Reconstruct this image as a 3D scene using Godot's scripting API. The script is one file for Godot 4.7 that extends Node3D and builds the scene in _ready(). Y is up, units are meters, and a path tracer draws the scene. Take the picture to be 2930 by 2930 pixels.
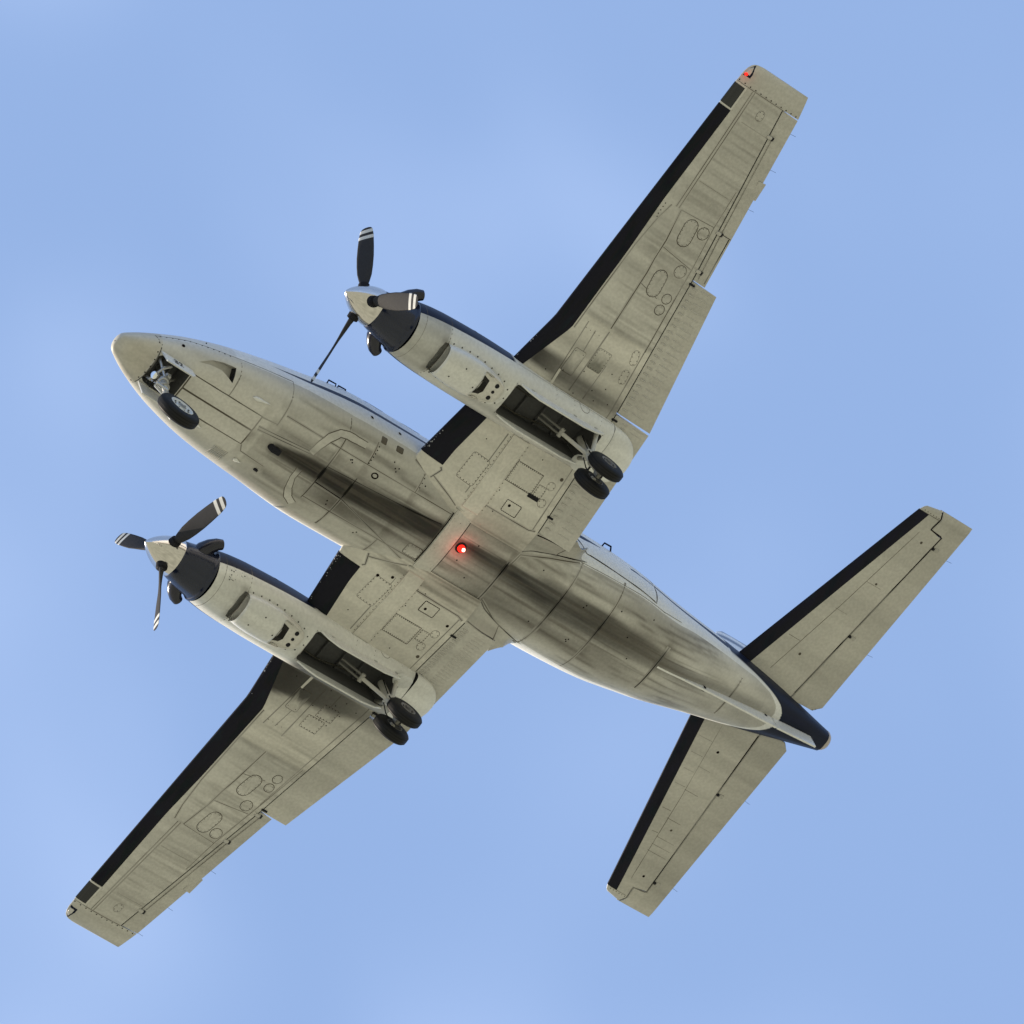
extends Node3D
# A twin turboprop seen from below on its landing approach. The aircraft is modelled in its own axes:
# x to starboard, y up, z aft from the nose tip, metres.

var plane: Node3D
var M := {}
var nz := FastNoiseLite.new()
var rng := RandomNumberGenerator.new()

# ---- base colours (linear) -------------------------------------------------------------------------
const CREAM := Color(0.555, 0.54, 0.50)       # old, chalky underside paint
const CREAM2 := Color(0.635, 0.612, 0.555)    # inner wing, slightly yellower paint
const WHITE := Color(0.76, 0.76, 0.745)        # washed side paint
const COWL := Color(0.71, 0.71, 0.685)       # engine cowl paint
const NAVY := Color(0.010, 0.014, 0.034)
const SOOT := Color(0.013, 0.0115, 0.0105)
const GRIME := Color(0.10, 0.088, 0.072)
const DARK := Color(0.02, 0.021, 0.025)

# ---- mesh building ---------------------------------------------------------------------------------
class MB:
	var v := PackedVector3Array()
	var n := PackedVector3Array()
	var c := PackedColorArray()
	var i := PackedInt32Array()
	func vert(p: Vector3, nn: Vector3, col: Color) -> int:
		v.append(p); n.append(nn); c.append(col)
		return v.size() - 1
	func tri(a: int, b: int, d: int) -> void:
		var cr := (v[b] - v[a]).cross(v[d] - v[a])
		if cr.length_squared() < 1e-16: return
		if cr.dot(n[a] + n[b] + n[d]) > 0.0: i.append_array(PackedInt32Array([a, d, b]))
		else: i.append_array(PackedInt32Array([a, b, d]))
	func quad(a: int, b: int, d: int, e: int) -> void:
		tri(a, b, d); tri(a, d, e)
	func face(pts: Array, out: Vector3, col: Color) -> void:   # a flat convex face turned towards out
		var nn: Vector3 = (pts[1] - pts[0]).cross(pts[2] - pts[0]).normalized()
		if nn.dot(out) < 0.0: nn = -nn
		var k := []
		for p in pts: k.append(vert(p, nn, col))
		for j in range(1, k.size() - 1): tri(k[0], k[j], k[j + 1])
	func box(t: Transform3D, s: Vector3, col: Color, bev := 0.0) -> void:
		# a box with chamfered edges
		var h := s * 0.5
		var b := minf(bev, minf(h.x, minf(h.y, h.z)) * 0.6)
		for ax in 3:
			var u := (ax + 1) % 3
			var w := (ax + 2) % 3
			for sg in [-1.0, 1.0]:
				var pts := []
				for q in [[-1, -1], [1, -1], [1, 1], [-1, 1]]:
					var p := Vector3()
					p[ax] = h[ax] * sg; p[u] = (h[u] - b) * q[0]; p[w] = (h[w] - b) * q[1]
					pts.append(t * p)
				var o := Vector3(); o[ax] = sg
				face(pts, t.basis * o, col)
			if b > 0.0:
				for s1 in [-1.0, 1.0]:
					for s2 in [-1.0, 1.0]:
						var pts := []
						for e in [-1.0, 1.0]:
							var p := Vector3(); p[ax] = (h[ax] - b) * e; p[u] = h[u] * s1; p[w] = (h[w] - b) * s2
							pts.append(t * p)
						for e in [1.0, -1.0]:
							var p := Vector3(); p[ax] = (h[ax] - b) * e; p[u] = (h[u] - b) * s1; p[w] = h[w] * s2
							pts.append(t * p)
						var o := Vector3(); o[u] = s1; o[w] = s2
						face(pts, t.basis * o, col)
	func tube(path: Array, rad: Array, seg: int, col: Color, caps := true, flat := 1.0) -> void:
		# a round bar along a path; flat squeezes it along the second cross axis
		var up := Vector3(0.31, 0.9, 0.22)
		var rows := []
		for k in path.size():
			var d: Vector3 = (path[mini(k + 1, path.size() - 1)] - path[maxi(k - 1, 0)]).normalized()
			if absf(d.dot(up.normalized())) > 0.97: up = Vector3(0.9, 0.1, 0.3)
			var a := up.cross(d).normalized()
			var b := d.cross(a)
			var r: float = rad[k] if k < rad.size() else rad[rad.size() - 1]
			var row := []
			for j in seg:
				var th := TAU * j / seg
				var o := a * cos(th) + b * sin(th) * flat
				row.append(vert(path[k] + o * r, (a * cos(th) * flat + b * sin(th)).normalized(), col))
			rows.append(row)
		for k in rows.size() - 1:
			for j in seg:
				var j2 := (j + 1) % seg
				quad(rows[k][j], rows[k][j2], rows[k + 1][j2], rows[k + 1][j])
		if caps:
			for e in [0, path.size() - 1]:
				var o: Vector3 = (path[0] - path[1]) if e == 0 else (path[e] - path[e - 1])
				var pts := []
				for j in seg: pts.append(v[rows[e][j]])
				face(pts, o, col)
	func lathe(o: Vector3, axis: Vector3, prof: Array, seg: int, colf: Callable) -> void:
		# prof: Vector2(distance along the axis, radius)
		var a := axis.cross(Vector3(0.2, 0.93, 0.31)).normalized()
		var b := axis.cross(a)
		var rows := []
		for k in prof.size():
			var t: Vector2 = prof[mini(k + 1, prof.size() - 1)] - prof[maxi(k - 1, 0)]
			var row := []
			for j in seg:
				var th := TAU * j / seg
				var rd := a * cos(th) + b * sin(th)
				row.append(vert(o + axis * prof[k].x + rd * prof[k].y, (rd * t.x - axis * t.y).normalized(), colf.call(prof[k].x, prof[k].y)))
			rows.append(row)
		for k in rows.size() - 1:
			for j in seg:
				var j2 := (j + 1) % seg
				quad(rows[k][j], rows[k][j2], rows[k + 1][j2], rows[k + 1][j])
	func mesh() -> ArrayMesh:
		var a := []
		a.resize(Mesh.ARRAY_MAX)
		a[Mesh.ARRAY_VERTEX] = v; a[Mesh.ARRAY_NORMAL] = n; a[Mesh.ARRAY_COLOR] = c; a[Mesh.ARRAY_INDEX] = i
		var m := ArrayMesh.new()
		m.add_surface_from_arrays(Mesh.PRIMITIVE_TRIANGLES, a)
		return m

class Chart:   # a parametrised piece of surface and the side that is outside
	var f: Callable
	var out: Vector3
	func _init(ff: Callable, o: Vector3) -> void:
		f = ff; out = o
	func p(q: Vector2) -> Vector3: return f.call(q)
	func nrm(q: Vector2) -> Vector3:
		var e := 0.004
		var a: Vector3 = f.call(q + Vector2(e, 0)) - f.call(q - Vector2(e, 0))
		var b: Vector3 = f.call(q + Vector2(0, e)) - f.call(q - Vector2(0, e))
		var r := a.cross(b).normalized()
		return r if r.dot(out) > 0.0 else -r

func add(called: String, mb: MB, mat: Material, parent: Node) -> MeshInstance3D:
	var o := MeshInstance3D.new()
	o.name = called
	o.mesh = mb.mesh()
	o.material_override = mat
	parent.add_child(o, true)
	return o

func mark_stuff(o: Node) -> void: o.set_meta("kind", "stuff")

func lerp_at(xk: Array, yk: Array, x: float) -> float:
	if x <= xk[0]: return yk[0]
	for k in range(1, xk.size()):
		if x <= xk[k]:
			return lerpf(yk[k - 1], yk[k], (x - xk[k - 1]) / (xk[k] - xk[k - 1]))
	return yk[yk.size() - 1]

class Curve1:   # monotone cubic through knots
	var x: Array
	var y: Array
	var m: Array = []
	func _init(xx: Array, yy: Array) -> void:
		x = xx; y = yy
		var n := x.size()
		var d := []
		for k in n - 1: d.append((y[k + 1] - y[k]) / (x[k + 1] - x[k]))
		m.append(d[0])
		for k in range(1, n - 1):
			if d[k - 1] * d[k] <= 0.0: m.append(0.0)
			else:
				var h0: float = x[k] - x[k - 1]
				var h1: float = x[k + 1] - x[k]
				var a := 2 * h1 + h0
				var b := h1 + 2 * h0
				m.append((a + b) / (a / d[k - 1] + b / d[k]))
		m.append(d[n - 2])
	func at(q: float) -> float:
		var k := 0
		while k < x.size() - 2 and q > x[k + 1]: k += 1
		var h: float = x[k + 1] - x[k]
		var s := clampf((q - x[k]) / h, 0.0, 1.0)
		return (1 + 2 * s) * (1 - s) * (1 - s) * y[k] + s * (1 - s) * (1 - s) * h * m[k] + s * s * (3 - 2 * s) * y[k + 1] + s * s * (s - 1) * h * m[k + 1]

# a skin over S(u, v); holes are polygons in (u, v); colf(u, v, p) -> Color; hint(p) -> outward direction
func skin(mb: MB, S: Callable, us: Array, vs: Array, colf: Callable, hint: Callable, holes := [], du := 0.002, dv := 0.004) -> void:
	var nu := us.size()
	var nv := vs.size()
	var put := func(u: float, v: float) -> int:
		var p: Vector3 = S.call(u, v)
		var a: Vector3 = S.call(u + du, v) - S.call(u - du, v)
		var b: Vector3 = S.call(u, v + dv) - S.call(u, v - dv)
		var n := a.cross(b).normalized()
		var h: Vector3 = hint.call(p)
		if n.length_squared() < 0.5: n = h.normalized()
		if n.dot(h) < 0.0: n = -n
		return mb.vert(p, n, colf.call(u, v, p))
	var boxes := []
	for hpoly in holes:
		var r := Rect2(hpoly[0], Vector2.ZERO)
		for q in hpoly: r = r.expand(q)
		boxes.append(r)
	var idx := PackedInt32Array()
	idx.resize(nu * nv)
	for b in nv:
		for a in nu: idx[b * nu + a] = put.call(us[a], vs[b])
	for b in nv - 1:
		for a in nu - 1:
			var cell := Rect2(us[a], vs[b], us[a + 1] - us[a], vs[b + 1] - vs[b])
			var touched := -1
			for h in holes.size():
				if boxes[h].intersects(cell): touched = h
			if touched < 0 or cell.size.x < 1e-4 or cell.size.y < 1e-4:
				mb.quad(idx[b * nu + a], idx[b * nu + a + 1], idx[(b + 1) * nu + a + 1], idx[(b + 1) * nu + a])
				continue
			var k := 1000.0   # the clipper wants coarse numbers
			var poly := PackedVector2Array([cell.position * k, Vector2(cell.end.x, cell.position.y) * k, cell.end * k, Vector2(cell.position.x, cell.end.y) * k])
			var hp := PackedVector2Array()
			for q in holes[touched]: hp.append(q * k)
			for piece in Geometry2D.clip_polygons(poly, hp):
				if Geometry2D.is_polygon_clockwise(piece): continue
				var t := Geometry2D.triangulate_polygon(piece)
				var id := []
				for q in piece: id.append(put.call(q.x / k, q.y / k))
				for j in range(0, t.size(), 3): mb.tri(id[t[j]], id[t[j + 1]], id[t[j + 2]])

func span(a: float, b: float, n: int) -> Array:
	var r := []
	for k in n + 1: r.append(lerpf(a, b, float(k) / n))
	return r

# ---- things laid on a chart ------------------------------------------------------------------------
func ribbon(mb: MB, ch: Chart, pts: Array, width: float, col: Color, lift := 0.0015, closed := false, step := 0.05) -> void:
	var q := []
	var n := pts.size()
	for k in (n if closed else n - 1):
		var a: Vector2 = pts[k]
		var b: Vector2 = pts[(k + 1) % n]
		var s := maxi(1, int(ceil(a.distance_to(b) / step)))
		for j in s: q.append(a.lerp(b, float(j) / s))
	if closed: q.append(pts[0])
	else: q.append(pts[n - 1])
	var last := []
	for k in q.size():
		var pa: Vector2 = q[maxi(k - 1, 0)]
		var pb: Vector2 = q[mini(k + 1, q.size() - 1)]
		if closed and (k == 0 or k == q.size() - 1):
			pa = q[q.size() - 2]; pb = q[1]
		var p := ch.p(q[k])
		var nn := ch.nrm(q[k])
		var d := (ch.p(pb) - ch.p(pa)).normalized()
		var side := d.cross(nn).normalized() * width * 0.5
		var w := 0.95 + 0.5 * nz.get_noise_3d(p.x * 40, p.y * 40, p.z * 40)
		var fade := clampf(0.14 + 0.9 * nz.get_noise_3d(p.x * 22 + 5.0, p.y * 22, p.z * 22), 0.0, 0.7) if lift < 0.005 else 0.0
		var cc := col.lerp(CREAM * 0.7, fade)
		var row := [mb.vert(p - side * w + nn * 0.0004, nn, cc), mb.vert(p + nn * lift, nn, cc), mb.vert(p + side * w + nn * 0.0004, nn, cc)]
		if last.size() > 0:
			mb.quad(last[0], last[1], row[1], row[0])
			mb.quad(last[1], last[2], row[2], row[1])
		last = row

func dots(mb: MB, ch: Chart, pts: Array, r: float, col: Color, lift := 0.003) -> void:
	for q in pts:
		var p := ch.p(q)
		var nn := ch.nrm(q)
		var a := nn.cross(Vector3(0.3, 0.2, 0.93)).normalized()
		var b := nn.cross(a)
		var c := mb.vert(p + nn * lift, nn, col)
		var ring := []
		for j in 7: ring.append(mb.vert(p + (a * cos(TAU * j / 7) + b * sin(TAU * j / 7)) * r + nn * lift * 0.35, nn, col))
		for j in 7: mb.tri(c, ring[j], ring[(j + 1) % 7])

func along(pts: Array, gap: float, closed := true) -> Array:
	var r := []
	var n := pts.size()
	var left := 0.0
	for k in (n if closed else n - 1):
		var a: Vector2 = pts[k]
		var b: Vector2 = pts[(k + 1) % n]
		var l := a.distance_to(b)
		while left < l:
			r.append(a.lerp(b, left / l)); left += gap
		left -= l
	return r

func rrect(c: Vector2, h: Vector2, r: float, turn := 0.0) -> Array:
	var o := []
	for k in [[1, 1, 0.0], [-1, 1, 0.25], [-1, -1, 0.5], [1, -1, 0.75]]:
		for j in 4:
			var th: float = TAU * (k[2] + 0.25 * j / 3.0)
			o.append(c + (Vector2(k[0] * (h.x - r), k[1] * (h.y - r)) + Vector2(cos(th), sin(th)) * r).rotated(turn))
	return o

func disc(c: Vector2, r: float, n := 14, sq := 1.0) -> Array:
	var o := []
	for j in n: o.append(c + Vector2(cos(TAU * j / n), sin(TAU * j / n) * sq) * r)
	return o

func grow(pts: Array, d: float) -> Array:
	var c := Vector2()
	for q in pts: c += q
	c /= pts.size()
	var o := []
	for q in pts: o.append(c + (q - c) * (1.0 + d / maxf((q - c).length(), 0.001)))
	return o

# a raised plate with bevelled edges over a convex outline
func plate(mb: MB, ch: Chart, outline: Array, th: float, colf: Callable, bev := 0.004, base := 0.0) -> void:
	var c := Vector2()
	for q in outline: c += q
	c /= outline.size()
	var rows := []
	var n := outline.size()
	var inner := grow(outline, -bev)
	var sets := [[outline, base, true], [outline, base + th * 0.6, true], [inner, base + th, false]]
	for f in [0.66, 0.33]:
		var o := []
		for q in inner: o.append(c + (q - c) * f)
		sets.append([o, base + th, false])
	for s in sets:
		var row := []
		for q in s[0]:
			var nn := ch.nrm(q)
			var p := ch.p(q)
			var sn := nn
			if s[2]: sn = (nn * 0.5 + (p - ch.p(c)).normalized()).normalized()
			row.append(mb.vert(p + nn * s[1], sn, colf.call(p)))
		rows.append(row)
	for k in rows.size() - 1:
		for j in n: mb.quad(rows[k][j], rows[k][(j + 1) % n], rows[k + 1][(j + 1) % n], rows[k + 1][j])
	var cn := ch.nrm(c)
	var ci := mb.vert(ch.p(c) + cn * (base + th), cn, colf.call(ch.p(c)))
	for j in n: mb.tri(ci, rows[rows.size() - 1][j], rows[rows.size() - 1][(j + 1) % n])

func access_panel(parent: Node, seams: MB, rivets: MB, ch: Chart, outline: Array, colf: Callable, screws := 0.05, th := 0.003, called := "access_panel", gap := 0.010) -> MeshInstance3D:
	var mb := MB.new()
	plate(mb, ch, outline, th, colf)
	ribbon(seams, ch, grow(outline, gap * 0.4), gap, GRIME, 0.001, true)
	if screws > 0.0: dots(rivets, ch, along(grow(outline, -0.012 if screws > 0.03 else 0.004), screws), 0.0075, SOOT, th + 0.0025)
	return add(called, mb, M.paint, parent)

# ---- fuselage shape --------------------------------------------------------------------------------
var FW: Curve1
var FT: Curve1
var FB: Curve1
const NB := 2.9
const NT := 2.1

func fus_setup() -> void:
	var z := []
	for q in [0.0, 0.04, 0.12, 0.4, 0.9, 1.6, 2.5, 3.5, 5.0, 7.0, 8.0, 8.9, 10.0, 11.0, 12.2]: z.append(sqrt(q))
	FW = Curve1.new(z, [0.0, 0.12, 0.175, 0.315, 0.49, 0.642, 0.745, 0.835, 0.825, 0.82, 0.786, 0.668, 0.519, 0.373, 0.145])
	FT = Curve1.new(z, [-0.29, -0.185, -0.14, -0.047, 0.122, 0.324, 0.604, 0.788, 0.764, 0.69, 0.632, 0.615, 0.574, 0.502, 0.317])
	FB = Curve1.new(z, [-0.29, -0.345, -0.396, -0.476, -0.559, -0.63, -0.688, -0.718, -0.731, -0.755, -0.765, -0.715, -0.428, -0.199, 0.018])

func fus_dims(z: float) -> Array:
	var s := sqrt(clampf(z, 0.0, 12.2))
	var w := maxf(FW.at(s), 0.001)
	var t := FT.at(s)
	var b := FB.at(s)
	return [w, t, b, b + (t - b) * 0.42]

func fus_low(x: float, z: float) -> Vector3:   # belly point under x
	var d := fus_dims(z)
	var k := pow(minf(absf(x) / d[0], 0.9999), NB)
	return Vector3(x, d[3] - (d[3] - d[2]) * pow(1.0 - k, 1.0 / NB), z)

func fus_side(sx: float, y: float, z: float) -> Vector3:
	var d := fus_dims(z)
	var low: bool = y < d[3]
	var h: float = (d[3] - d[2]) if low else (d[1] - d[3])
	var n := NB if low else NT
	return Vector3(sx * d[0] * pow(maxf(1.0 - pow(minf(absf(y - d[3]) / h, 1.0), n), 0.0), 1.0 / n), y, z)

func y_white(z: float) -> float:   # where the clean side paint meets the belly paint
	return lerp_at([0.0, 1.4, 1.6, 2.5, 2.8, 3.2, 4.1, 7.0, 8.5, 8.87, 9.87, 10.1, 10.5, 11.0, 11.3], [-0.3, -0.36, -0.39, -0.385, -0.42, -0.465, -0.48, -0.63, -0.59, -0.55, -0.31, -0.27, -0.2, -0.16, -0.15], z)
func y_navy(z: float) -> float:
	return lerp_at([0.0, 1.2, 2.2, 3.2, 4.4, 7.0, 9.0, 10.0, 12.2], [-0.2, -0.16, -0.2, -0.22, -0.19, -0.26, -0.22, -0.145, -0.145], z)
func y_navy_top(z: float) -> float:
	return lerp_at([0.0, 1.2, 3.2, 7.0, 9.3, 9.9, 10.2], [-0.2, -0.11, -0.12, -0.15, -0.12, 0.1, 3.0], z)

func fus_phi(y: float, d: Array) -> float:
	return asin(pow(clampf((d[3] - y) / (d[3] - d[2]), 0.0, 1.0), NB / 2.0))

func fus(u: float, z: float) -> Vector3:   # u: 0 belly, +-1 roof; starboard positive
	z = clampf(z, 0.0, 12.2)
	var d := fus_dims(z)
	var a := absf(u)
	var sx := signf(u)
	var xb := minf(0.22, 0.55 * d[0])
	if a <= 0.3:
		return fus_low(sx * xb * a / 0.3, z)
	if a <= 0.6:
		var pb := acos(pow(xb / d[0], NB / 2.0))
		var pw := minf(fus_phi(y_white(z), d), pb * 0.97)
		var pn := minf(fus_phi(y_navy(z), d), pw * 0.97)
		var pt := minf(fus_phi(y_navy_top(z), d), pn * 0.9)
		var ph := lerp_at([0.3, 0.42, 0.48, 0.52, 0.6], [pb, pw, pn, pt, 0.0], a)
		return Vector3(sx * d[0] * pow(cos(ph), 2.0 / NB), d[3] - (d[3] - d[2]) * pow(sin(ph), 2.0 / NB), z)
	var ps := (minf(a, 1.0) - 0.6) / 0.4 * PI / 2
	return Vector3(sx * d[0] * pow(maxf(cos(ps), 0.0), 2.0 / NT), d[3] + (d[1] - d[3]) * pow(sin(ps), 2.0 / NT), z)

func fus_u(sx: float, p: Vector3) -> float:
	var best := 0.0
	var bd := 1e9
	for k in 601:
		var u := sx * 0.001 * k
		var e := fus(u, p.z).distance_squared_to(p)
		if e < bd:
			bd = e; best = u
	return best

# ---- soot and dirt: where exhaust, oil and dust have settled on the paint -----------------------------
func band(x: float, c: float, hw: float, soft_l: float, soft_r: float) -> float:
	return smoothstep(c - hw - soft_l, c - hw + soft_l, x) * (1.0 - smoothstep(c + hw - soft_r, c + hw + soft_r, x))

func belly_soot(x: float, z: float) -> float:
	var st := nz.get_noise_2d(x * 330.0, z * 6.0) * 0.6 + nz.get_noise_2d(x * 70.0 + 31.0, z * 12.0) * 0.7
	var s := 0.0
	if z > 2.36 and z < 5.06:   # behind the heater exhaust pipe
		var c := lerp_at([2.4, 3.0, 3.6, 4.4, 5.03], [0.05, 0.02, 0.025, -0.025, -0.08], z)
		var hw := lerp_at([2.36, 2.44, 2.6, 3.0, 3.6, 5.03], [0.02, 0.055, 0.09, 0.125, 0.15, 0.16], z)
		s = band(x + 0.035 * st, c, hw, 0.055, 0.085) * lerp_at([2.36, 2.44, 3.0, 5.03], [0.5, 1.0, 0.985, 0.955], z)
		s = maxf(s, band(x, c + 0.2, 0.16, 0.1, 0.09) * lerp_at([2.7, 3.3, 5.0], [0.0, 0.36, 0.5], z) * (1.0 + 0.5 * st))
		s = maxf(s, band(x, -0.19, 0.05, 0.05, 0.05) * 0.28 * (1.0 + st))
	elif z > 5.3 and z < 10.9:   # behind the beacon and along the tail
		var c := lerp_at([5.3, 6.1, 7.06, 7.8, 8.8, 10.0], [-0.09, -0.09, -0.05, -0.08, -0.07, -0.05], z)
		var hw := lerp_at([5.3, 5.5, 6.1, 7.06, 8.0, 8.8, 10.0], [0.07, 0.09, 0.14, 0.21, 0.2, 0.14, 0.07], z)
		s = band(x + 0.045 * st, c, hw, 0.055, 0.13) * lerp_at([5.3, 5.5, 6.2, 7.8, 8.9, 10.9], [0.82, 0.93, 0.9, 0.86, 0.72, 0.2], z) * (0.95 + 0.25 * st)
		s = maxf(s, band(x, c + 0.3, 0.2, 0.15, 0.15) * lerp_at([5.6, 6.4, 8.0, 9.5], [0.1, 0.4, 0.3, 0.1], z) * (1.0 + 0.8 * st))
	if z > 2.5 and z < 3.4:
		s = maxf(s, band(x, 0.4, 0.03, 0.03, 0.03) * lerp_at([2.5, 2.56, 3.4], [0.0, 0.55, 0.0], z))
	return clampf(s, 0.0, 0.99)

func dirty(col: Color, p: Vector3, amount := 1.0) -> Color:   # blotches and slipstream streaks
	var a := nz.get_noise_3d(p.x * 14.0, p.y * 14.0, p.z * 5.0)
	var b := nz.get_noise_3d(p.x * 95.0, p.y * 95.0, p.z * 7.0 + 40.0)
	var k := clampf(1.0 + amount * (0.20 * a + 0.19 * b), 0.4, 1.15)
	return Color(col.r * k, col.g * k, col.b * k)

func grimy(base: Color, p: Vector3) -> Color:   # oily film under the centre section and tail
	var gr := clampf(0.30 + 0.8 * nz.get_noise_3d(p.x * 50, p.y * 50, p.z * 9), 0.0, 0.65)
	var trail := nz.get_noise_2d(p.x * 420.0, p.z * 5.0 + 17.0) + 0.6 * nz.get_noise_2d(p.x * 170.0 + 50.0, p.z * 11.0)
	base = base.lerp(GRIME, clampf(trail * 1.3 - 0.12, 0.0, 0.55) * (1.0 - smoothstep(0.5, 0.8, absf(p.x))) * smoothstep(2.1, 2.7, p.z) * (1.0 - smoothstep(9.0, 10.5, p.z)))
	if p.z > 5.32: return base.lerp(GRIME, gr * lerp_at([5.32, 6.0, 8.5, 10.5], [0.45, 0.8, 0.75, 0.35], p.z) * (1.0 - smoothstep(0.45, 0.8, absf(p.x + 0.05))))
	if p.z > 2.2 and p.z < 5.06: return base.lerp(GRIME, gr * 0.55 * (1.0 - smoothstep(0.5, 0.72, absf(p.x - 0.12))))
	return base

func fus_col(u: float, z: float, p: Vector3) -> Color:
	var a := absf(u)
	var base := CREAM
	if a > 0.42: base = WHITE if z > 1.45 else CREAM.lerp(WHITE, 0.5)
	if a > 0.48 and a < 0.52 and z > 1.2: base = NAVY
	if a > 0.52 and z > 9.95: base = NAVY
	if z > 9.95 and p.y > -0.147: base = NAVY
	elif z > 9.95 and p.y > -0.172: base = WHITE
	if z < 0.47: base = CREAM.lerp(Color(0.5, 0.46, 0.37), 0.5)
	if a <= 0.42 and not (z > 9.95 and p.y > -0.172):
		base = base.lerp(SOOT, belly_soot(p.x, z))
		base = grimy(base, p)
		for fz in [2.08, 3.19, 3.63, 4.42, 6.12, 7.06, 7.78, 8.83]:   # dirt caught behind the frame joints
			var dz: float = z - fz
			if dz > -0.03 and dz < 0.14 and absf(p.x) < 0.46: base = base.lerp(GRIME, (0.45 if dz < 0.02 else 0.45 * (1.0 - dz / 0.14)) * (1.0 - smoothstep(0.3, 0.46, absf(p.x))) * clampf(0.5 + 1.6 * nz.get_noise_2d(p.x * 55, fz * 30), 0.0, 1.0))
	return dirty(base, p, 1.0 if a < 0.42 else 0.35)

# ---- wing shape ------------------------------------------------------------------------------------
func w_le(x: float) -> float: return lerp_at([0.0, 0.857, 3.121, 6.725], [4.07, 4.231, 4.623, 4.78], x)
func w_hinge(x: float) -> float: return lerp_at([0.0, 0.73, 2.5, 4.35, 6.75], [6.19, 6.15, 6.085, 5.875, 5.515], x)
func w_yle(x: float) -> float: return lerp_at([0.4, 0.857, 3.121, 6.725, 7.2], [-0.515, -0.50, -0.34, 0.08, 0.135], x)
func w_yh(x: float) -> float: return lerp_at([0.4, 0.60, 0.73, 6.75, 7.2], [-0.738, -0.762, -0.774, -0.004, 0.05], x)
func w_slope(x: float) -> float: return lerp_at([0.7, 6.75], [-0.11, 0.0], x)

func wing(x: float, q: float) -> Vector3:   # q 0..1 lower skin from nose to hinge, 0..-1 upper skin
	var a := absf(x)
	var l := w_le(a)
	var c := w_hinge(a) - l
	var s := q * q
	var y := lerpf(w_yle(a), w_yh(a), s)
	if q >= 0.0: y -= 0.12 * c * q * (1.0 - s)
	else: y += 0.2 * c * (-q) * (1.0 - s) + 0.075 * c * s
	return Vector3(x, y, l + s * c)

func wing_low(x: float, z: float) -> Vector3:
	var a := absf(x)
	var l := w_le(a)
	var h := w_hinge(a)
	if z <= h: return wing(x, sqrt(maxf(z - l, 0.0) / (h - l)))
	return Vector3(x, w_yh(a) + w_slope(a) * (z - h), z)

func wing_soot(x: float, z: float) -> float:
	var a := absf(x)
	var st := 0.7 * nz.get_noise_2d(x * 260.0, z * 9.0) + 0.6 * nz.get_noise_2d(x * 60.0, z * 14.0 + 9.0)
	var s := 0.0
	if x < 0.0:
		s = band(a + 0.03 * st, 2.62, 0.13, 0.05, 0.07) * lerp_at([4.6, 4.7, 5.0, 5.3], [0.7, 0.92, 0.75, 0.2], z)
		s = maxf(s, band(a + 0.04 * st, 2.55, 0.14, 0.1, 0.09) * lerp_at([4.9, 5.1, 5.7, 6.0], [0.25, 0.78, 0.62, 0.5], z) * (1.0 + 0.4 * st))
		s = maxf(s, band(a, 2.95, 0.08, 0.12, 0.08) * 0.25)
	else:
		var w := lerp_at([4.6, 5.0, 5.6, 6.1], [0.27, 0.22, 0.18, 0.12], z)
		s = band(a + 0.04 * st, 2.40 + w, w, 0.05, 0.08) * lerp_at([4.6, 4.8, 5.3, 5.7, 6.1], [0.94, 0.95, 0.88, 0.8, 0.6], z)
		s = maxf(s, band(a, 2.75, 0.25, 0.2, 0.18) * 0.25)
	return clampf(s, 0.0, 0.95)

func wing_col(x: float, z: float, p: Vector3) -> Color:
	var a := absf(x)
	var jx := 3.37 if x < 0.0 else 3.6
	var base := CREAM2 if a < jx else CREAM
	if a > 5.04 and z > 5.1: base = base * 0.94
	# rib lines where dust sticks to the rivet rows, trailing aft
	var ribs := 0.0
	if a > 3.4 and z > 4.95:
		var k := fposmod(a, 0.19)
		ribs = (1.0 - smoothstep(0.0, 0.045, minf(k, 0.19 - k))) * clampf(0.55 + 1.2 * nz.get_noise_2d(floor(a / 0.19) * 37.0, 3.0), 0.0, 1.0) * (0.7 + 0.5 * nz.get_noise_2d(x * 30, z * 20))
	base = base.lerp(GRIME, 0.15 * ribs)
	if a > 3.3: base = base.lerp(GRIME, clampf(0.5 * nz.get_noise_2d(x * 330.0, z * 7.0 + 80.0) + 0.25 * nz.get_noise_2d(x * 90.0, z * 14.0) + 0.03, 0.0, 0.28) * smoothstep(4.9, 5.15, z))
	base = base.lerp(GRIME, 0.35 * (1.0 - smoothstep(0.0, 0.07, absf(a - jx - 0.03))) * (0.7 + 0.6 * nz.get_noise_2d(3.0, z * 60)))
	base = base.lerp(SOOT, wing_soot(x, z))
	if a < 0.85: base = grimy(base, p)
	return dirty(base, p)

# ---- engine nacelle shape ----------------------------------------------------------------------------
const NX := 2.015
var NA: Curve1
var NBt: Curve1
var NTp: Curve1
func nac_setup() -> void:
	var z := [2.955, 3.2, 3.45, 4.0, 4.55, 5.5, 6.0, 6.14]
	NA = Curve1.new(z, [0.352, 0.385, 0.40, 0.41, 0.402, 0.388, 0.385, 0.378])
	NBt = Curve1.new(z, [-0.742, -0.748, -0.752, -0.765, -0.777, -0.79, -0.785, -0.77])
	NTp = Curve1.new(z, [-0.04, 0.005, 0.04, 0.05, 0.03, -0.12, -0.26, -0.3])

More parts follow.
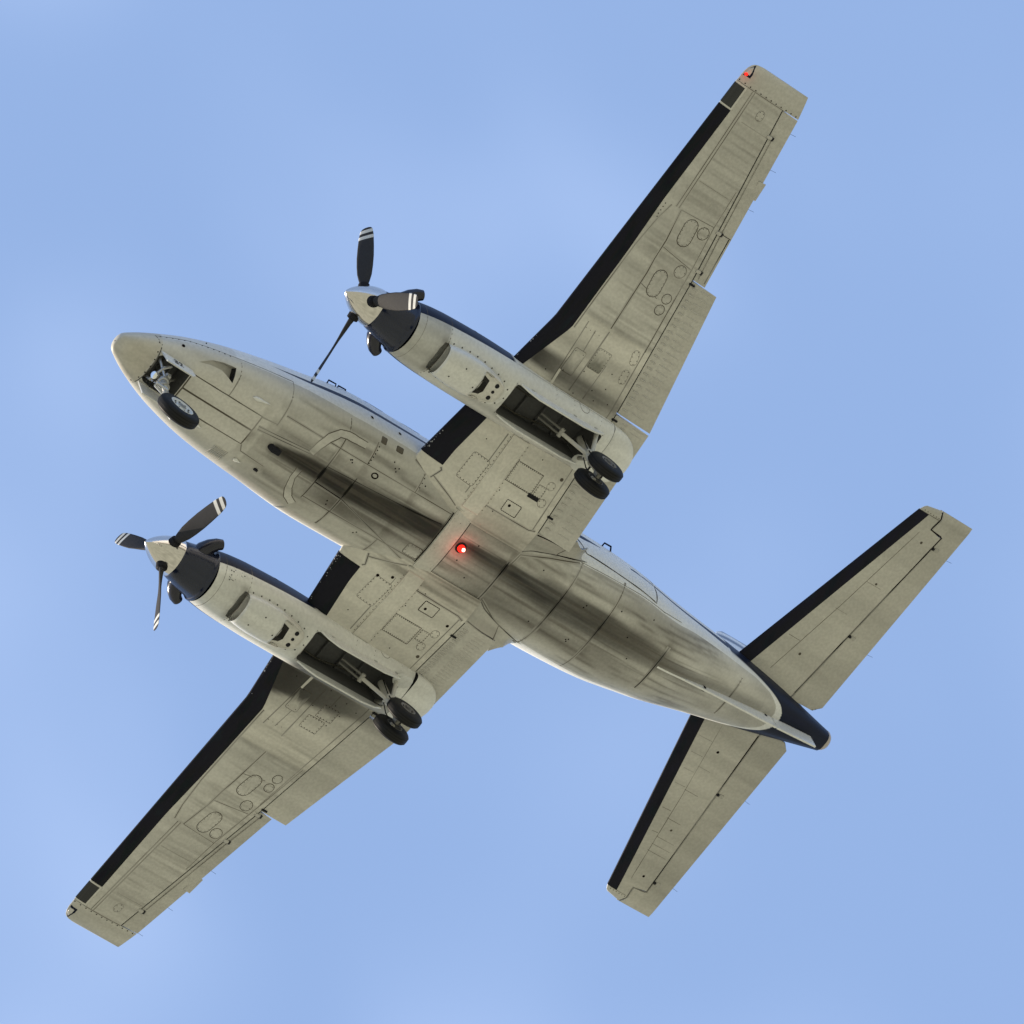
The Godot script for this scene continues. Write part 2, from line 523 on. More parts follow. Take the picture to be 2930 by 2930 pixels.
func nac(u: float, z: float) -> Vector3:   # about its own centre line
	z = clampf(z, 2.955, 6.14)
	var w := NA.at(z)
	var t := NTp.at(z)
	var b := NBt.at(z)
	var m := lerpf(-0.39, -0.5, smoothstep(4.0, 5.8, z))
	var a := absf(u)
	var sx := signf(u)
	var nb := lerp_at([2.95, 3.6, 4.6], [2.0, 2.3, 2.9], z)
	if a <= 0.6:
		var xb := 0.237
		var pb := acos(pow(xb / w, nb / 2.0))
		var ph := 0.0
		if a <= 0.3: ph = acos(pow(xb * maxf(a, 0.0005) / 0.3 / w, nb / 2.0))
		else:
			var pc := asin(pow(clampf((m + 0.545) / (m - b), 0.0, 1.0), nb / 2.0))
			ph = maxf(lerp_at([0.3, 0.45, 0.6], [pb, pc, 0.0], a), 0.0)
		return Vector3(sx * w * pow(cos(ph), 2.0 / nb), m - (m - b) * pow(sin(ph), 2.0 / nb), z)
	var ps := lerp_at([0.6, 1.0], [0.0, PI / 2], a)
	return Vector3(sx * w * pow(maxf(cos(ps), 0.0), 2.0 / 2.1), m + (t - m) * pow(sin(ps), 2.0 / 2.1), z)

func nac_low(x: float, z: float) -> Vector3:
	var lo := 0.0
	var hi := 0.6
	for k in 22:
		var m := (lo + hi) * 0.5
		if nac(m, z).x < absf(x): lo = m
		else: hi = m
	var p := nac(lo, z)
	return Vector3(x, p.y, z)

# ---- tailplane shape -----------------------------------------------------------------------------------
func t_le(x: float) -> float: return lerp_at([0.0, 0.5, 3.25, 3.33, 3.37], [10.18, 10.345, 11.27, 11.32, 11.55], x)
func t_te(x: float) -> float: return lerp_at([0.0, 0.36, 3.3, 3.38], [11.87, 11.90, 12.13, 12.13], x)
func t_hinge(x: float) -> float: return lerp_at([0.0, 0.37, 3.1], [11.32, 11.375, 11.81], x)
func tail(x: float, q: float) -> Vector3:   # whole section, nose to trailing edge
	var a := absf(x)
	var l := t_le(a)
	var c := t_te(a) - l
	var s := q * q
	var th := 0.2 * (absf(q) * (1.0 - s)) * c * 0.45 + 0.004
	var fade := sqrt(maxf(1.0 - pow(clampf((a - 3.12) / 0.27, 0.0, 1.0), 2.0), 0.03))
	return Vector3(x, 0.125 + 0.1 * a + (-th if q >= 0.0 else th) * fade, l + s * c)
func tail_low(x: float, z: float) -> Vector3:
	var a := absf(x)
	var l := t_le(a)
	return tail(x, sqrt(clampf((z - l) / (t_te(a) - l), 0.0, 1.0)))

# ======================================================================================================
func _ready() -> void:
	# camera
	var cam := Camera3D.new()
	cam.name = "camera"
	cam.fov = 8.1357
	cam.near = 1.0
	cam.far = 9000.0
	add_child(cam)
	# looking up at the aircraft from ahead of it and a little to its port side
	cam.transform = Transform3D(CAM_BASIS, Vector3(0, 1.7, 0))
	cam.current = true

	# sky
	var sky_mat := ProceduralSkyMaterial.new()
	sky_mat.sky_top_color = Color(0.486, 0.586, 0.750)
	sky_mat.sky_horizon_color = Color(0.62, 0.73, 0.90)
	sky_mat.sky_curve = 0.25
	sky_mat.sky_energy_multiplier = 1.0
	sky_mat.ground_bottom_color = Color(0.42, 0.39, 0.33)
	sky_mat.ground_horizon_color = Color(0.55, 0.56, 0.55)
	sky_mat.sun_angle_max = 1.0
	sky_mat.sky_cover = thin_cloud()
	sky_mat.sky_cover_modulate = Color(1, 1, 1)
	var sky := Sky.new()
	sky.sky_material = sky_mat
	var env := Environment.new()
	env.background_mode = Environment.BG_SKY
	env.sky = sky
	env.tonemap_mode = Environment.TONE_MAPPER_LINEAR
	env.tonemap_exposure = 1.5
	env.sdfgi_enabled = true
	env.ssao_enabled = true
	env.ssil_enabled = true
	var we := WorldEnvironment.new()
	we.name = "world_environment"
	we.environment = env
	add_child(we)

	# sun: low, ahead on the starboard side
	var sun := DirectionalLight3D.new()
	sun.name = "sun"
	sun.light_color = Color(1.0, 0.94, 0.85)
	sun.light_energy = 1.6
	sun.light_angular_distance = 0.5
	sun.shadow_enabled = true
	add_child(sun)
	sun.look_at_from_position(Vector3(80, 56, -36), Vector3.ZERO)

	nz.seed = 7
	nz.frequency = 0.05
	nz.fractal_octaves = 3
	rng.seed = 11
	fus_setup()
	nac_setup()
	materials()
	ground()
	plane = Node3D.new()
	plane.name = "airplane"
	plane.position = Vector3(21.7695, 74.903, 41.6177)
	plane.set_meta("label", "white twin-propeller airplane with navy leading edges and wheels down, soot streaked along its belly")
	plane.set_meta("category", "airplane")
	add_child(plane)
	fuselage()
	for s in [-1.0, 1.0]:
		wing_side(s)
		nacelle(s)
		propeller(s)
		main_gear(s)
		tailplane(s)
	nose_gear()
	fins()

const CAM_BASIS := Basis(Vector3(-0.613566, -0.299362, 0.730698), Vector3(-0.753694, 0.498048, -0.428829), Vector3(-0.235547, -0.813837, -0.531212))
# PART2

func thin_cloud() -> ImageTexture:   # faint high cirrus over the whole sky
	var w := 512
	var h := 256
	var a := FastNoiseLite.new()
	a.seed = 3; a.frequency = 1.0; a.fractal_octaves = 4
	var im := Image.create(w, h, false, Image.FORMAT_RGBA8)
	for y in h:
		var th := PI * (y + 0.5) / h
		for x in w:
			var ph := TAU * x / w
			var d := Vector3(sin(th) * sin(ph), cos(th), -sin(th) * cos(ph))
			var n := a.get_noise_3d(d.x * 16.0, d.y * 16.0, d.z * 16.0) * 0.55 + a.get_noise_3d(d.x * 5.0 + 9.0, d.y * 5.0, d.z * 5.0) * 0.45
			var k := smoothstep(-0.15, 0.7, n)
			im.set_pixel(x, y, Color(0.95, 0.97, 1.0, k * 0.20))
	return ImageTexture.create_from_image(im)

func materials() -> void:
	# fine chalking and dust of old paint, multiplied over the vertex colours
	var n1 := FastNoiseLite.new()
	n1.seed = 5; n1.frequency = 0.03; n1.fractal_octaves = 5
	var n2 := FastNoiseLite.new()
	n2.seed = 9; n2.frequency = 0.25; n2.fractal_octaves = 2
	var i1 := n1.get_seamless_image(512, 512)
	var i2 := n2.get_seamless_image(512, 512)
	var im := Image.create(512, 512, false, Image.FORMAT_RGB8)
	for y in 512:
		for x in 512:
			var a := i1.get_pixel(x, y).r
			var b := i2.get_pixel(x, y).r
			var k := clampf(0.95 + 0.10 * (a - 0.5) + 0.10 * (b - 0.5) - (0.06 if b > 0.8 else 0.0), 0.0, 1.0)
			im.set_pixel(x, y, Color(k, k, k * 0.995))
	im.generate_mipmaps()
	var grain := ImageTexture.create_from_image(im)
	var mk := func(rough: float, metal: float, tex: bool, spec := 0.5) -> StandardMaterial3D:
		var m := StandardMaterial3D.new()
		m.vertex_color_use_as_albedo = true
		m.roughness = rough
		m.metallic = metal
		m.metallic_specular = spec
		if tex:
			m.albedo_texture = grain
			m.uv1_triplanar = true
			m.uv1_scale = Vector3(1.1, 1.1, 1.1)
		return m
	M.paint = mk.call(0.45, 0.0, true, 0.28)   # old, chalked paint has little gloss left
	M.gloss = mk.call(0.22, 0.0, true)
	M.rubber = mk.call(0.55, 0.0, true, 0.22)
	M.dirt = mk.call(0.95, 0.0, false, 0.1)
	M.dull = mk.call(0.75, 0.0, true, 0.2)
	M.steel = mk.call(0.38, 0.85, true)
	M.chrome = mk.call(0.13, 1.0, false)
	var red := StandardMaterial3D.new()
	red.albedo_color = Color(0.9, 0.2, 0.15)
	red.emission_enabled = true
	red.emission = Color(1.0, 0.12, 0.08)
	red.emission_energy_multiplier = 1.1
	M.red = red
	var core := StandardMaterial3D.new()
	core.albedo_color = Color(1.0, 0.7, 0.65)
	core.emission_enabled = true
	core.emission = Color(1.0, 0.62, 0.55)
	core.emission_energy_multiplier = 5.0
	M.core = core
	var glass := StandardMaterial3D.new()
	glass.albedo_color = Color(0.9, 0.93, 0.95, 0.12)
	glass.transparency = BaseMaterial3D.TRANSPARENCY_ALPHA
	glass.roughness = 0.03
	M.glass = glass
	var tinted := StandardMaterial3D.new()
	tinted.albedo_color = Color(0.12, 0.125, 0.14)
	tinted.roughness = 0.08
	M.tinted = tinted

func ground() -> void:
	var im := Image.create(256, 256, false, Image.FORMAT_RGB8)
	var g := FastNoiseLite.new()
	g.seed = 21; g.frequency = 0.02; g.fractal_octaves = 5
	var si := g.get_seamless_image(256, 256)
	for y in 256:
		for x in 256:
			var k := si.get_pixel(x, y).r
			im.set_pixel(x, y, Color(0.54, 0.54, 0.46).lerp(Color(0.70, 0.695, 0.60), k))
	var m := StandardMaterial3D.new()
	m.albedo_texture = ImageTexture.create_from_image(im)
	m.uv1_scale = Vector3(60, 60, 1)
	m.roughness = 1.0
	var o := MeshInstance3D.new()
	o.name = "ground"
	var pm := PlaneMesh.new()
	pm.size = Vector2(8000, 8000)
	o.mesh = pm
	o.material_override = m
	o.set_meta("kind", "structure")
	add_child(o)

func poly3(ch: Chart, pts: Array) -> Array: return pts

# ---- fuselage ----------------------------------------------------------------------------------------
func fuselage() -> void:
	var belly := Chart.new(func(q: Vector2) -> Vector3: return fus_low(q.x, q.y), Vector3(0, -1, 0))
	var port := Chart.new(func(q: Vector2) -> Vector3: return fus_side(-1.0, q.y, q.x), Vector3(-1, -0.2, 0))   # (z, y)
	var star := Chart.new(func(q: Vector2) -> Vector3: return fus_side(1.0, q.y, q.x), Vector3(1, -0.2, 0))
	var us := []
	for s in [-1.0, 1.0]:
		var h := span(0.6, 1.0, 12)
		h.append_array(span(0.52005, 0.58, 3)); h.append_array(span(0.48005, 0.51995, 2)); h.append_array(span(0.42005, 0.47995, 3))
		h.append_array(span(0.3, 0.41995, 14)); h.append_array(span(0.0, 0.2857, 14))
		for k in h: us.append(k * s)
	us.sort()
	var uu := []
	for k in us:
		if uu.is_empty() or k - uu[uu.size() - 1] > 1e-6: uu.append(k)
	var vs := [0.0004, 0.004, 0.012, 0.025, 0.045, 0.07, 0.1, 0.14, 0.18, 0.23, 0.28, 0.34, 0.40, 0.45, 0.4695, 0.4705, 0.5]
	vs.append_array(span(0.54, 1.42, 22)); vs.append_array(span(1.46, 9.8, 210)); vs.append_array(span(9.9, 10.9, 34))
	vs.append_array(span(10.915, 11.33, 30)); vs.append_array(span(11.4, 12.2, 12))
	# openings: nose wheel bay and the ram air inlet
	var bay := PackedVector2Array([Vector2(-0.26, 0.49), Vector2(0.26, 0.49), Vector2(0.3, 0.53), Vector2(0.3, 0.955), Vector2(-0.3, 0.955), Vector2(-0.3, 0.53)])
	var nac_pts := [Vector3(-0.37, -0.52, 0.96), Vector3(-0.455, -0.475, 1.12), Vector3(-0.495, -0.47, 1.27), Vector3(-0.535, -0.50, 1.44), Vector3(-0.37, -0.595, 1.475), Vector3(-0.43, -0.545, 1.28), Vector3(-0.415, -0.53, 1.12)]
	var inlet := PackedVector2Array()
	for p in nac_pts: inlet.append(Vector2(fus_u(-1.0, p), p.z))
	var mb := MB.new()
	skin(mb, fus, uu, vs, fus_col, func(p: Vector3) -> Vector3: return Vector3(p.x, p.y - fus_dims(p.z)[3], -0.02 if p.z < 0.1 else 0.0), [bay, inlet])
	var body := add("fuselage", mb, M.paint, plane)

	# ram air inlet: a ramp that dives in behind the pointed front, with a back wall
	mb = MB.new()
	var top := []
	for q in inlet: top.append(fus(q.x, q.y))
	var inn := Vector3(0.52, 0.68, 0.0).normalized()
	var deep := []
	for k in top.size():
		var dd: float = 0.10 * smoothstep(0.96, 1.46, top[k].z)
		deep.append(top[k] + inn * dd)
	for t in [[0, 1, 6], [1, 2, 6], [6, 2, 5], [2, 3, 5], [5, 3, 4]]: mb.face([deep[t[0]], deep[t[1]], deep[t[2]]], -inn, CREAM * 0.9)
	for k in top.size():
		var k2 := (k + 1) % top.size()
		mb.face([top[k], top[k2], deep[k2], deep[k]], (deep[0] - top[k]) if k != 3 else Vector3(0, 0, -1), CREAM * 0.8 if k != 3 else DARK)
	add("ram_air_inlet", mb, M.paint, body)

	# nose wheel bay
	mb = MB.new()
	var x := 0.235
	for f in [[[-x, -0.62, 0.47], [-x, -0.62, 0.975], [-x, -0.2, 0.975], [-x, -0.2, 0.47], [1, 0, 0]], [[x, -0.62, 0.47], [x, -0.62, 0.975], [x, -0.2, 0.975], [x, -0.2, 0.47], [-1, 0, 0]],
			[[-x, -0.62, 0.975], [x, -0.62, 0.975], [x, -0.2, 0.975], [-x, -0.2, 0.975], [0, 0, -1]], [[-x, -0.60, 0.47], [x, -0.60, 0.47], [x, -0.2, 0.47], [-x, -0.2, 0.47], [0, 0, 1]],
			[[-x, -0.2, 0.47], [x, -0.2, 0.47], [x, -0.2, 0.975], [-x, -0.2, 0.975], [0, -1, 0]]]:
		var pts := []
		for k in 4:
			var p := Vector3(f[k][0], f[k][1], f[k][2])
			if k < 2: p.y = maxf(p.y, fus_low(clampf(p.x, -0.2, 0.2), p.z).y + 0.012)   # stays inside the skin
			pts.append(p)
		mb.face(pts, Vector3(f[4][0], f[4][1], f[4][2]), Color(0.15, 0.152, 0.15))
	for k in 3: mb.box(Transform3D(Basis(), Vector3(0, -0.23, 0.6 + 0.14 * k)), Vector3(0.44, 0.03, 0.025), Color(0.15, 0.152, 0.15), 0.004)
	add("nose_wheel_bay", mb, M.dull, body)

	# seams, rivets, panels
	var seams := MB.new()
	var stain := MB.new()   # dust that has crept out along the joints
	var riv := MB.new()
	var B := func(pts: Array, w := 0.012, col := GRIME) -> void:
		var q := []
		for p in pts: q.append(Vector2(p[0], p[1]))
		ribbon(stain, belly, q, w * 3.2, CREAM.lerp(GRIME, 0.42), 0.0006)
		ribbon(seams, belly, q, w, col)
	var S := func(pts: Array, w := 0.012, col := GRIME) -> void:
		var q := []
		for p in pts: q.append(Vector2(p[1], p[0]))   # given as (y, z)
		ribbon(seams, port, q, w, col)
	# frames across the belly; they run up the sides
	for f in [[3.19, -0.5, 0.42, 0.016], [3.63, -0.66, -0.38, 0.014], [3.63, -0.16, 0.64, 0.013], [4.42, -0.62, -0.37, 0.014], [4.42, 0.38, 0.68, 0.014], [6.12, -0.22, 0.4, 0.02], [7.06, -0.66, 0.66, 0.017], [7.78, -0.7, 0.66, 0.014], [8.83, -0.3, 0.4, 0.018], [10.28, -0.32, 0.27, 0.015], [2.29, -0.6, -0.21, 0.009], [1.53, -0.5, -0.21, 0.008]]:
		B.call([[f[1], f[0]], [f[2], f[0]]], f[3], GRIME if f[3] < 0.018 else SOOT)
	S.call([[-0.42, 1.50], [-0.56, 1.53]], 0.008); S.call([[-0.36, 2.27], [-0.56, 2.285]], 0.008)
	S.call([[-0.50, 3.16], [-0.63, 3.20]], 0.012)
	# nose cone joint
	var ring := []
	for k in 17: ring.append(Vector2(lerpf(-0.30, 0.30, k / 16.0), 0.505 - 0.25 * pow(absf(lerpf(-0.30, 0.30, k / 16.0)), 1.6)))
	ribbon(seams, belly, ring, 0.014, SOOT)
	S.call([[-0.29, 0.39], [-0.42, 0.44]], 0.012, SOOT)
	S.call([[-0.30, 0.39], [-0.29, 0.81], [-0.36, 1.35], [-0.37, 1.62], [-0.36, 2.27]], 0.01)
	dots(riv, port, along([Vector2(0.45, -0.305), Vector2(0.81, -0.30), Vector2(1.35, -0.37)], 0.075, false), 0.011, SOOT)
	dots(riv, belly, along([Vector2(-0.3, 0.43), Vector2(-0.15, 0.475), Vector2(0, 0.488), Vector2(0.15, 0.475), Vector2(0.3, 0.43)], 0.1, false), 0.01, SOOT)
	# stringer laps along the belly
	B.call([[-0.38, 2.33], [-0.37, 5.03]], 0.011); B.call([[0.15, 3.2], [0.17, 3.62]], 0.016, SOOT); B.call([[0.17, 3.64], [0.49, 5.01]], 0.010)
	B.call([[0.39, 3.18], [0.385, 5.03]], 0.012); B.call([[-0.21, 2.06], [-0.23, 2.29]], 0.008)
	B.call([[0.38, 3.62], [0.64, 3.64]], 0.012); B.call([[0.22, 2.07], [0.3, 2.12], [0.32, 2.5]], 0.008)
	B.call([[-0.10, 3.2], [-0.16, 4.6], [-0.2, 5.0]], 0.009); B.call([[-0.22, 6.16], [-0.37, 6.19], [-0.51, 6.57], [-0.64, 7.02]], 0.018); B.call([[0.38, 6.16], [0.57, 6.56], [0.70, 7.06]], 0.014)
	B.call([[-0.70, 4.22], [-0.62, 4.48], [-0.54, 4.81], [-0.47, 5.0]], 0.012); B.call([[0.69, 4.32], [0.66, 4.47], [0.62, 4.79], [0.49, 5.01]], 0.012)
	S.call([[-0.62, 6.98], [-0.60, 7.78], [-0.57, 8.52], [-0.51, 8.87]], 0.007)
	# long conduit covers behind the nose bay
	for r in [[-0.09, 2.1, -0.155, 2.86], [-0.05, 2.11, -0.125, 2.88]]: B.call([[r[0], r[1]], [r[2], r[3]]], 0.011, SOOT)
	for k in stain.v.size(): stain.c[k] = stain.c[k].lerp(SOOT, belly_soot(stain.v[k].x, stain.v[k].z))
	add("joint_stains", stain, M.dirt, body)
	mark_stuff(body.get_node("joint_stains"))
	for k in seams.v.size():   # joints inside the soot are as black as it is
		var sv: Vector3 = seams.v[k]
		seams.c[k] = seams.c[k].lerp(SOOT * 0.5, clampf(belly_soot(sv.x, sv.z) * 1.3, 0.0, 1.0))
	add("panel_seams", seams, M.dirt, body)
	mark_stuff(body.get_node("panel_seams"))
	var gaps := MB.new()

	# nose gear door panels along the keel (closed part)
	var fc := func(p: Vector3) -> Color: return dirty(CREAM.lerp(SOOT, belly_soot(p.x, p.z)), p)
	for r in [[-0.11, 0.10], [0.112, 0.10]]:
		var o := []
		for z in span(0.985, 2.05, 8): o.append(Vector2(r[0] - r[1], z))
		for z in span(2.05, 0.985, 8): o.append(Vector2(r[0] + r[1], z))
		access_panel(body, gaps, riv, belly, o, fc, 0.0, 0.006, "gear_door_panel", 0.022)
	# curved conduit strap, port and starboard
	for sx in [-1.0, 1.0]:
		var q := []
		for p in ([[0.14, 2.90], [0.28, 2.93], [0.42, 2.99], [0.53, 3.09], [0.555, 3.2], [0.56, 3.49]] if sx < 0 else [[0.10, 2.91], [0.25, 2.91], [0.40, 2.97], [0.50, 3.05], [0.555, 3.17]]): q.append(Vector2(sx * p[0], p[1]))
		var st := MB.new()
		ribbon(st, belly, q, 0.085, CREAM, 0.006, false, 0.03)
		for k in st.c.size(): st.c[k] = fc.call(st.v[k])
		add("conduit_strap", st, M.paint, body)
		ribbon(gaps, belly, q, 0.105, GRIME, 0.0008, false, 0.03)
	var panels := [[rrect(Vector2(0.29, 4.92), Vector2(0.075, 0.11), 0.03), 0.06], [rrect(Vector2(-0.70, 3.70), Vector2(0.025, 0.035), 0.008), 0.0], [rrect(Vector2(-0.70, 3.96), Vector2(0.022, 0.045), 0.008), 0.0]]
	for p in panels: access_panel(body, gaps, riv, belly, p[0], fc if p[1] > 0.0 else func(q: Vector3) -> Color: return dirty(GRIME * 1.4, q, 2.0), p[1], 0.003, "access_panel", 0.014)
	var o2 := MB.new()
	ribbon(o2, belly, disc(Vector2(-0.30, 3.81), 0.033, 16, 1.35), 0.022, SOOT, 0.008, true, 0.02)
	add("drain_ring", o2, M.dull, body)
	add("panel_gaps", gaps, M.dirt, body)
	mark_stuff(body.get_node("panel_gaps"))
	# screws and small drains
	for q in [[-0.55, 1.02], [-0.02, 1.25], [0.05, 1.5], [-0.12, 1.6], [-0.32, 3.4], [-0.33, 3.42], [-0.3, 3.44], [-0.56, 3.95], [-0.5, 4.0], [-0.52, 4.05], [-0.47, 4.03], [-0.5, 4.5], [0.28, 3.5], [0.33, 3.52], [0.48, 4.1], [0.45, 4.13], [-0.2, 5.62], [0.25, 5.75], [0.1, 5.5], [0.32, 6.9], [-0.4, 7.9], [-0.15, 8.2], [0.1, 8.4], [-0.5, 8.4], [0.28, 7.5], [0.30, 7.52], [0.26, 7.53], [-0.2, 7.4], [-0.24, 7.42], [-0.35, 6.6]]:
		dots(riv, belly, [Vector2(q[0], q[1])], 0.011, SOOT)
	dots(riv, belly, along([Vector2(-0.62, 3.66), Vector2(-0.39, 3.64)], 0.045, false), 0.010, SOOT)
	dots(riv, belly, along([Vector2(-0.45, 4.44), Vector2(-0.62, 4.44)], 0.06, false), 0.009, SOOT)
	dots(riv, port, [Vector2(0.72, -0.41), Vector2(3.49, -0.33), Vector2(3.95, -0.33)], 0.024, SOOT, 0.008)
	add("screw_heads", riv, M.dirt, body)
	mark_stuff(body.get_node("screw_heads"))

	# centre strap over the spar, belly part, with a doubler at each end
	var strap := MB.new()
	var so := []
	for q in span(-0.5, 0.5, 12): so.append(Vector2(q, 5.06))
	for q in span(0.5, -0.5, 12): so.append(Vector2(q, 5.315))
	plate(strap, belly, so, 0.022, func(p: Vector3) -> Color: return dirty(CREAM * 1.02, p), 0.012)
	add("spar_strap", strap, M.paint, body)
	var se := MB.new()
	var sr := MB.new()
	for z in [5.09, 5.285]: dots(sr, belly, along([Vector2(-0.46, z), Vector2(0.46, z)], 0.055, false), 0.007, GRIME, 0.027)
	dots(sr, belly, [Vector2(-0.33, 5.2), Vector2(0.1, 5.12)], 0.011, SOOT, 0.029)
	add("strap_rivets", sr, M.dirt, body)
	mark_stuff(body.get_node("strap_rivets"))
	for sx in [-1.0, 1.0]: ribbon(se, belly, rrect(Vector2(sx * 0.52, 5.185), Vector2(0.058, 0.158), 0.014), 0.014, GRIME, 0.0245, true)
	ribbon(se, belly, [Vector2(-0.5, 5.048), Vector2(0.5, 5.048)], 0.02, SOOT)
	ribbon(se, belly, [Vector2(-0.5, 5.028), Vector2(0.5, 5.028)], 0.008, GRIME)
	ribbon(se, belly, [Vector2(-0.5, 5.326), Vector2(0.5, 5.326)], 0.02, SOOT)
	add("strap_edge_dirt", se, M.dirt, body)
	mark_stuff(body.get_node("strap_edge_dirt"))
	for sx in [-1.0, 1.0]:
		strap = MB.new()
		plate(strap, belly, rrect(Vector2(sx * 0.52, 5.185), Vector2(0.05, 0.15), 0.012), 0.03, func(p: Vector3) -> Color: return dirty(CREAM * 0.9, p), 0.008)
		add("strap_doubler", strap, M.paint, body)
	# exhaust pipe of the cabin heater, drain, louvres, fairings
	var m2 := MB.new()
	m2.tube([fus_low(0.05, 2.40) + Vector3(0, 0.02, 0), fus_low(0.05, 2.42) + Vector3(0, -0.045, 0.0), fus_low(0.05, 2.5) + Vector3(0, -0.06, 0.02)], [0.045, 0.045, 0.04], 12, DARK)
	add("heater_exhaust", m2, M.dull, body)
	m2 = MB.new()
	m2.tube([fus_low(0.41, 2.44) + Vector3(0, 0.01, 0), fus_low(0.41, 2.46) + Vector3(0, -0.03, 0.01)], [0.022, 0.018], 10, DARK)
	add("drain_pipe", m2, M.dull, body)
	for k in 9:
		m2 = MB.new()
		var z := 1.82 + 0.024 * k
		var a := fus_low(0.41, z)
		var b := fus_low(0.57, z)
		m2.tube([a + Vector3(0, -0.003, 0), (a + b) / 2 + Vector3(0.004, -0.012, 0), b + Vector3(0.004, -0.004, 0)], [0.006, 0.008, 0.006], 6, CREAM * 0.8)
		add("louver_slat", m2, M.paint, body)
	for q in [[-0.36, 1.80, -0.39, 2.06, 0.028, "teardrop_fairing"], [0.30, 1.40, 0.31, 1.52, 0.022, "drain_mast"], [0.43, 2.12, 0.435, 2.24, 0.024, "drain_mast"]]:
		m2 = MB.new()
		var a := fus_low(q[0], q[1])
		var b := fus_low(q[2], q[3])
		var pth := []
		var rr := []
		for k in 8:
			var t := k / 7.0
			pth.append(a.lerp(b, t) + Vector3(-0.3 if q[0] < 0 else 0.3, -1, 0).normalized() * 0.012)
			rr.append(q[4] * (sqrt(maxf(1.0 - pow(1.0 - minf(t / 0.25, 1.0), 2.0), 0.02)) if t < 0.25 else lerpf(1.0, 0.06, (t - 0.25) / 0.75)))
		m2.tube(pth, rr, 10, WHITE)
		add(q[5], m2, M.gloss, body)
	# retractable beacon: dark base, lit red dome
	var bp := fus_low(-0.065, 5.43)
	m2 = MB.new()
	m2.lathe(bp + Vector3(0, 0.01, 0), Vector3(0, -1, 0), [Vector2(0, 0.078), Vector2(0.018, 0.072), Vector2(0.022, 0.05), Vector2(0.022, 0.001)], 20, func(_a, _b): return DARK)
	add("beacon_base", m2, M.dull, body)
	m2 = MB.new()
	m2.lathe(bp + Vector3(0, -0.01, 0), Vector3(0, -1, 0), [Vector2(0, 0.05), Vector2(0.03, 0.048), Vector2(0.05, 0.036), Vector2(0.062, 0.016), Vector2(0.065, 0.001)], 18, func(_a, _b): return Color.WHITE)
	var dome := add("beacon_lamp", m2, M.red, body)
	m2 = MB.new()
	m2.lathe(bp + Vector3(-0.010, -0.066, 0.008), Vector3(0, -1, 0), [Vector2(0, 0.026), Vector2(0.012, 0.02), Vector2(0.017, 0.001)], 12, func(_a, _b): return Color.WHITE)
	add("lamp_bulb", m2, M.core, dome)
	var lamp := OmniLight3D.new()
	lamp.name = "beacon_glow"
	lamp.position = bp + Vector3(0, -0.13, 0)
	lamp.light_color = Color(1.0, 0.10, 0.07)
	lamp.light_energy = 0.02
	lamp.light_size = 0.05
	lamp.omni_range = 60.0
	lamp.omni_attenuation = 2.0
	lamp.shadow_enabled = true
	dome.add_child(lamp)

	# cabin door on the port side, aft of the wing
	var door := MB.new()
	var dc := func(p: Vector3) -> Color: return WHITE
	var gap := MB.new()
	var dpts := [Vector2(6.93, -0.30), Vector2(7.09, -0.50), Vector2(8.36, -0.545), Vector2(8.40, -0.2), Vector2(8.40, 0.35), Vector2(6.95, 0.38)]
	plate(door, port, dpts, 0.003, dc, 0.006)
	add("cabin_door", door, M.paint, body)
	ribbon(gap, port, dpts, 0.016, SOOT, 0.001, true)
	add("door_gap", gap, M.dirt, body)
	m2 = MB.new()
	var e := fus_side(-1.0, 0.02, 7.55)
	m2.tube([e + Vector3(0.02, 0, 0), e + Vector3(-0.05, 0.0, 0.0), e + Vector3(-0.052, 0.0, 0.11), e + Vector3(0.02, 0.0, 0.16)], [0.012], 8, NAVY)
	add("door_step_bracket", m2, M.dull, body)
	# towel-rail antenna above the cockpit
	m2 = MB.new()
	var an := fus_side(-1.0, 0.12, 2.95)
	for k in 2:
		var a := an + Vector3(0.01, 0.0, 0.16 * k)
		m2.tube([a, a + Vector3(-0.05, 0.015, 0.0), a + Vector3(-0.052, 0.02, 0.12), a + Vector3(-0.005, 0.01, 0.14)], [0.011, 0.011, 0.009, 0.009], 8, NAVY)
	add("loop_antenna", m2, M.dull, body)
	# windows high on the sides and the windshield, out of the photograph's sight line but part of the aircraft
	for k in 6:
		for sg in [-1.0, 1.0]:
			if sg < 0 and k > 4: continue
			m2 = MB.new()
			plate(m2, port if sg < 0 else star, rrect(Vector2(3.75 + 0.62 * k, 0.30), Vector2(0.17, 0.17), 0.16), 0.003, func(_p): return Color(0.03, 0.03, 0.035), 0.004)
			add("cabin_window", m2, M.tinted, body)
	for sg in [-1.0, 1.0]:
		m2 = MB.new()
		plate(m2, port if sg < 0 else star, [Vector2(2.35, 0.30), Vector2(2.95, 0.30), Vector2(3.05, 0.50), Vector2(2.55, 0.50)], 0.003, func(_p): return Color(0.03, 0.03, 0.035), 0.004)
		add("cockpit_window", m2, M.tinted, body)
	# tail end light housing
	m2 = MB.new()
	var ec := Vector3(0, 0.165, 12.195)
	m2.lathe(ec, Vector3(0, 0, 1), [Vector2(-0.03, 0.13), Vector2(0.006, 0.142), Vector2(0.05, 0.138), Vector2(0.085, 0.115), Vector2(0.105, 0.06), Vector2(0.11, 0.001)], 24, func(_a, _b): return Color(0.50, 0.44, 0.41))
	add("tail_light_housing", m2, M.paint, body)

# ---- wings -------------------------------------------------------------------------------------------
func boot_rear(a: float) -> float: return lerp_at([0.8, 1.06, 1.61, 2.4, 3.12, 4.33, 5.05, 6.37, 6.75], [4.54, 4.555, 4.65, 4.62, 4.865, 4.89, 4.885, 4.935, 4.94], a)

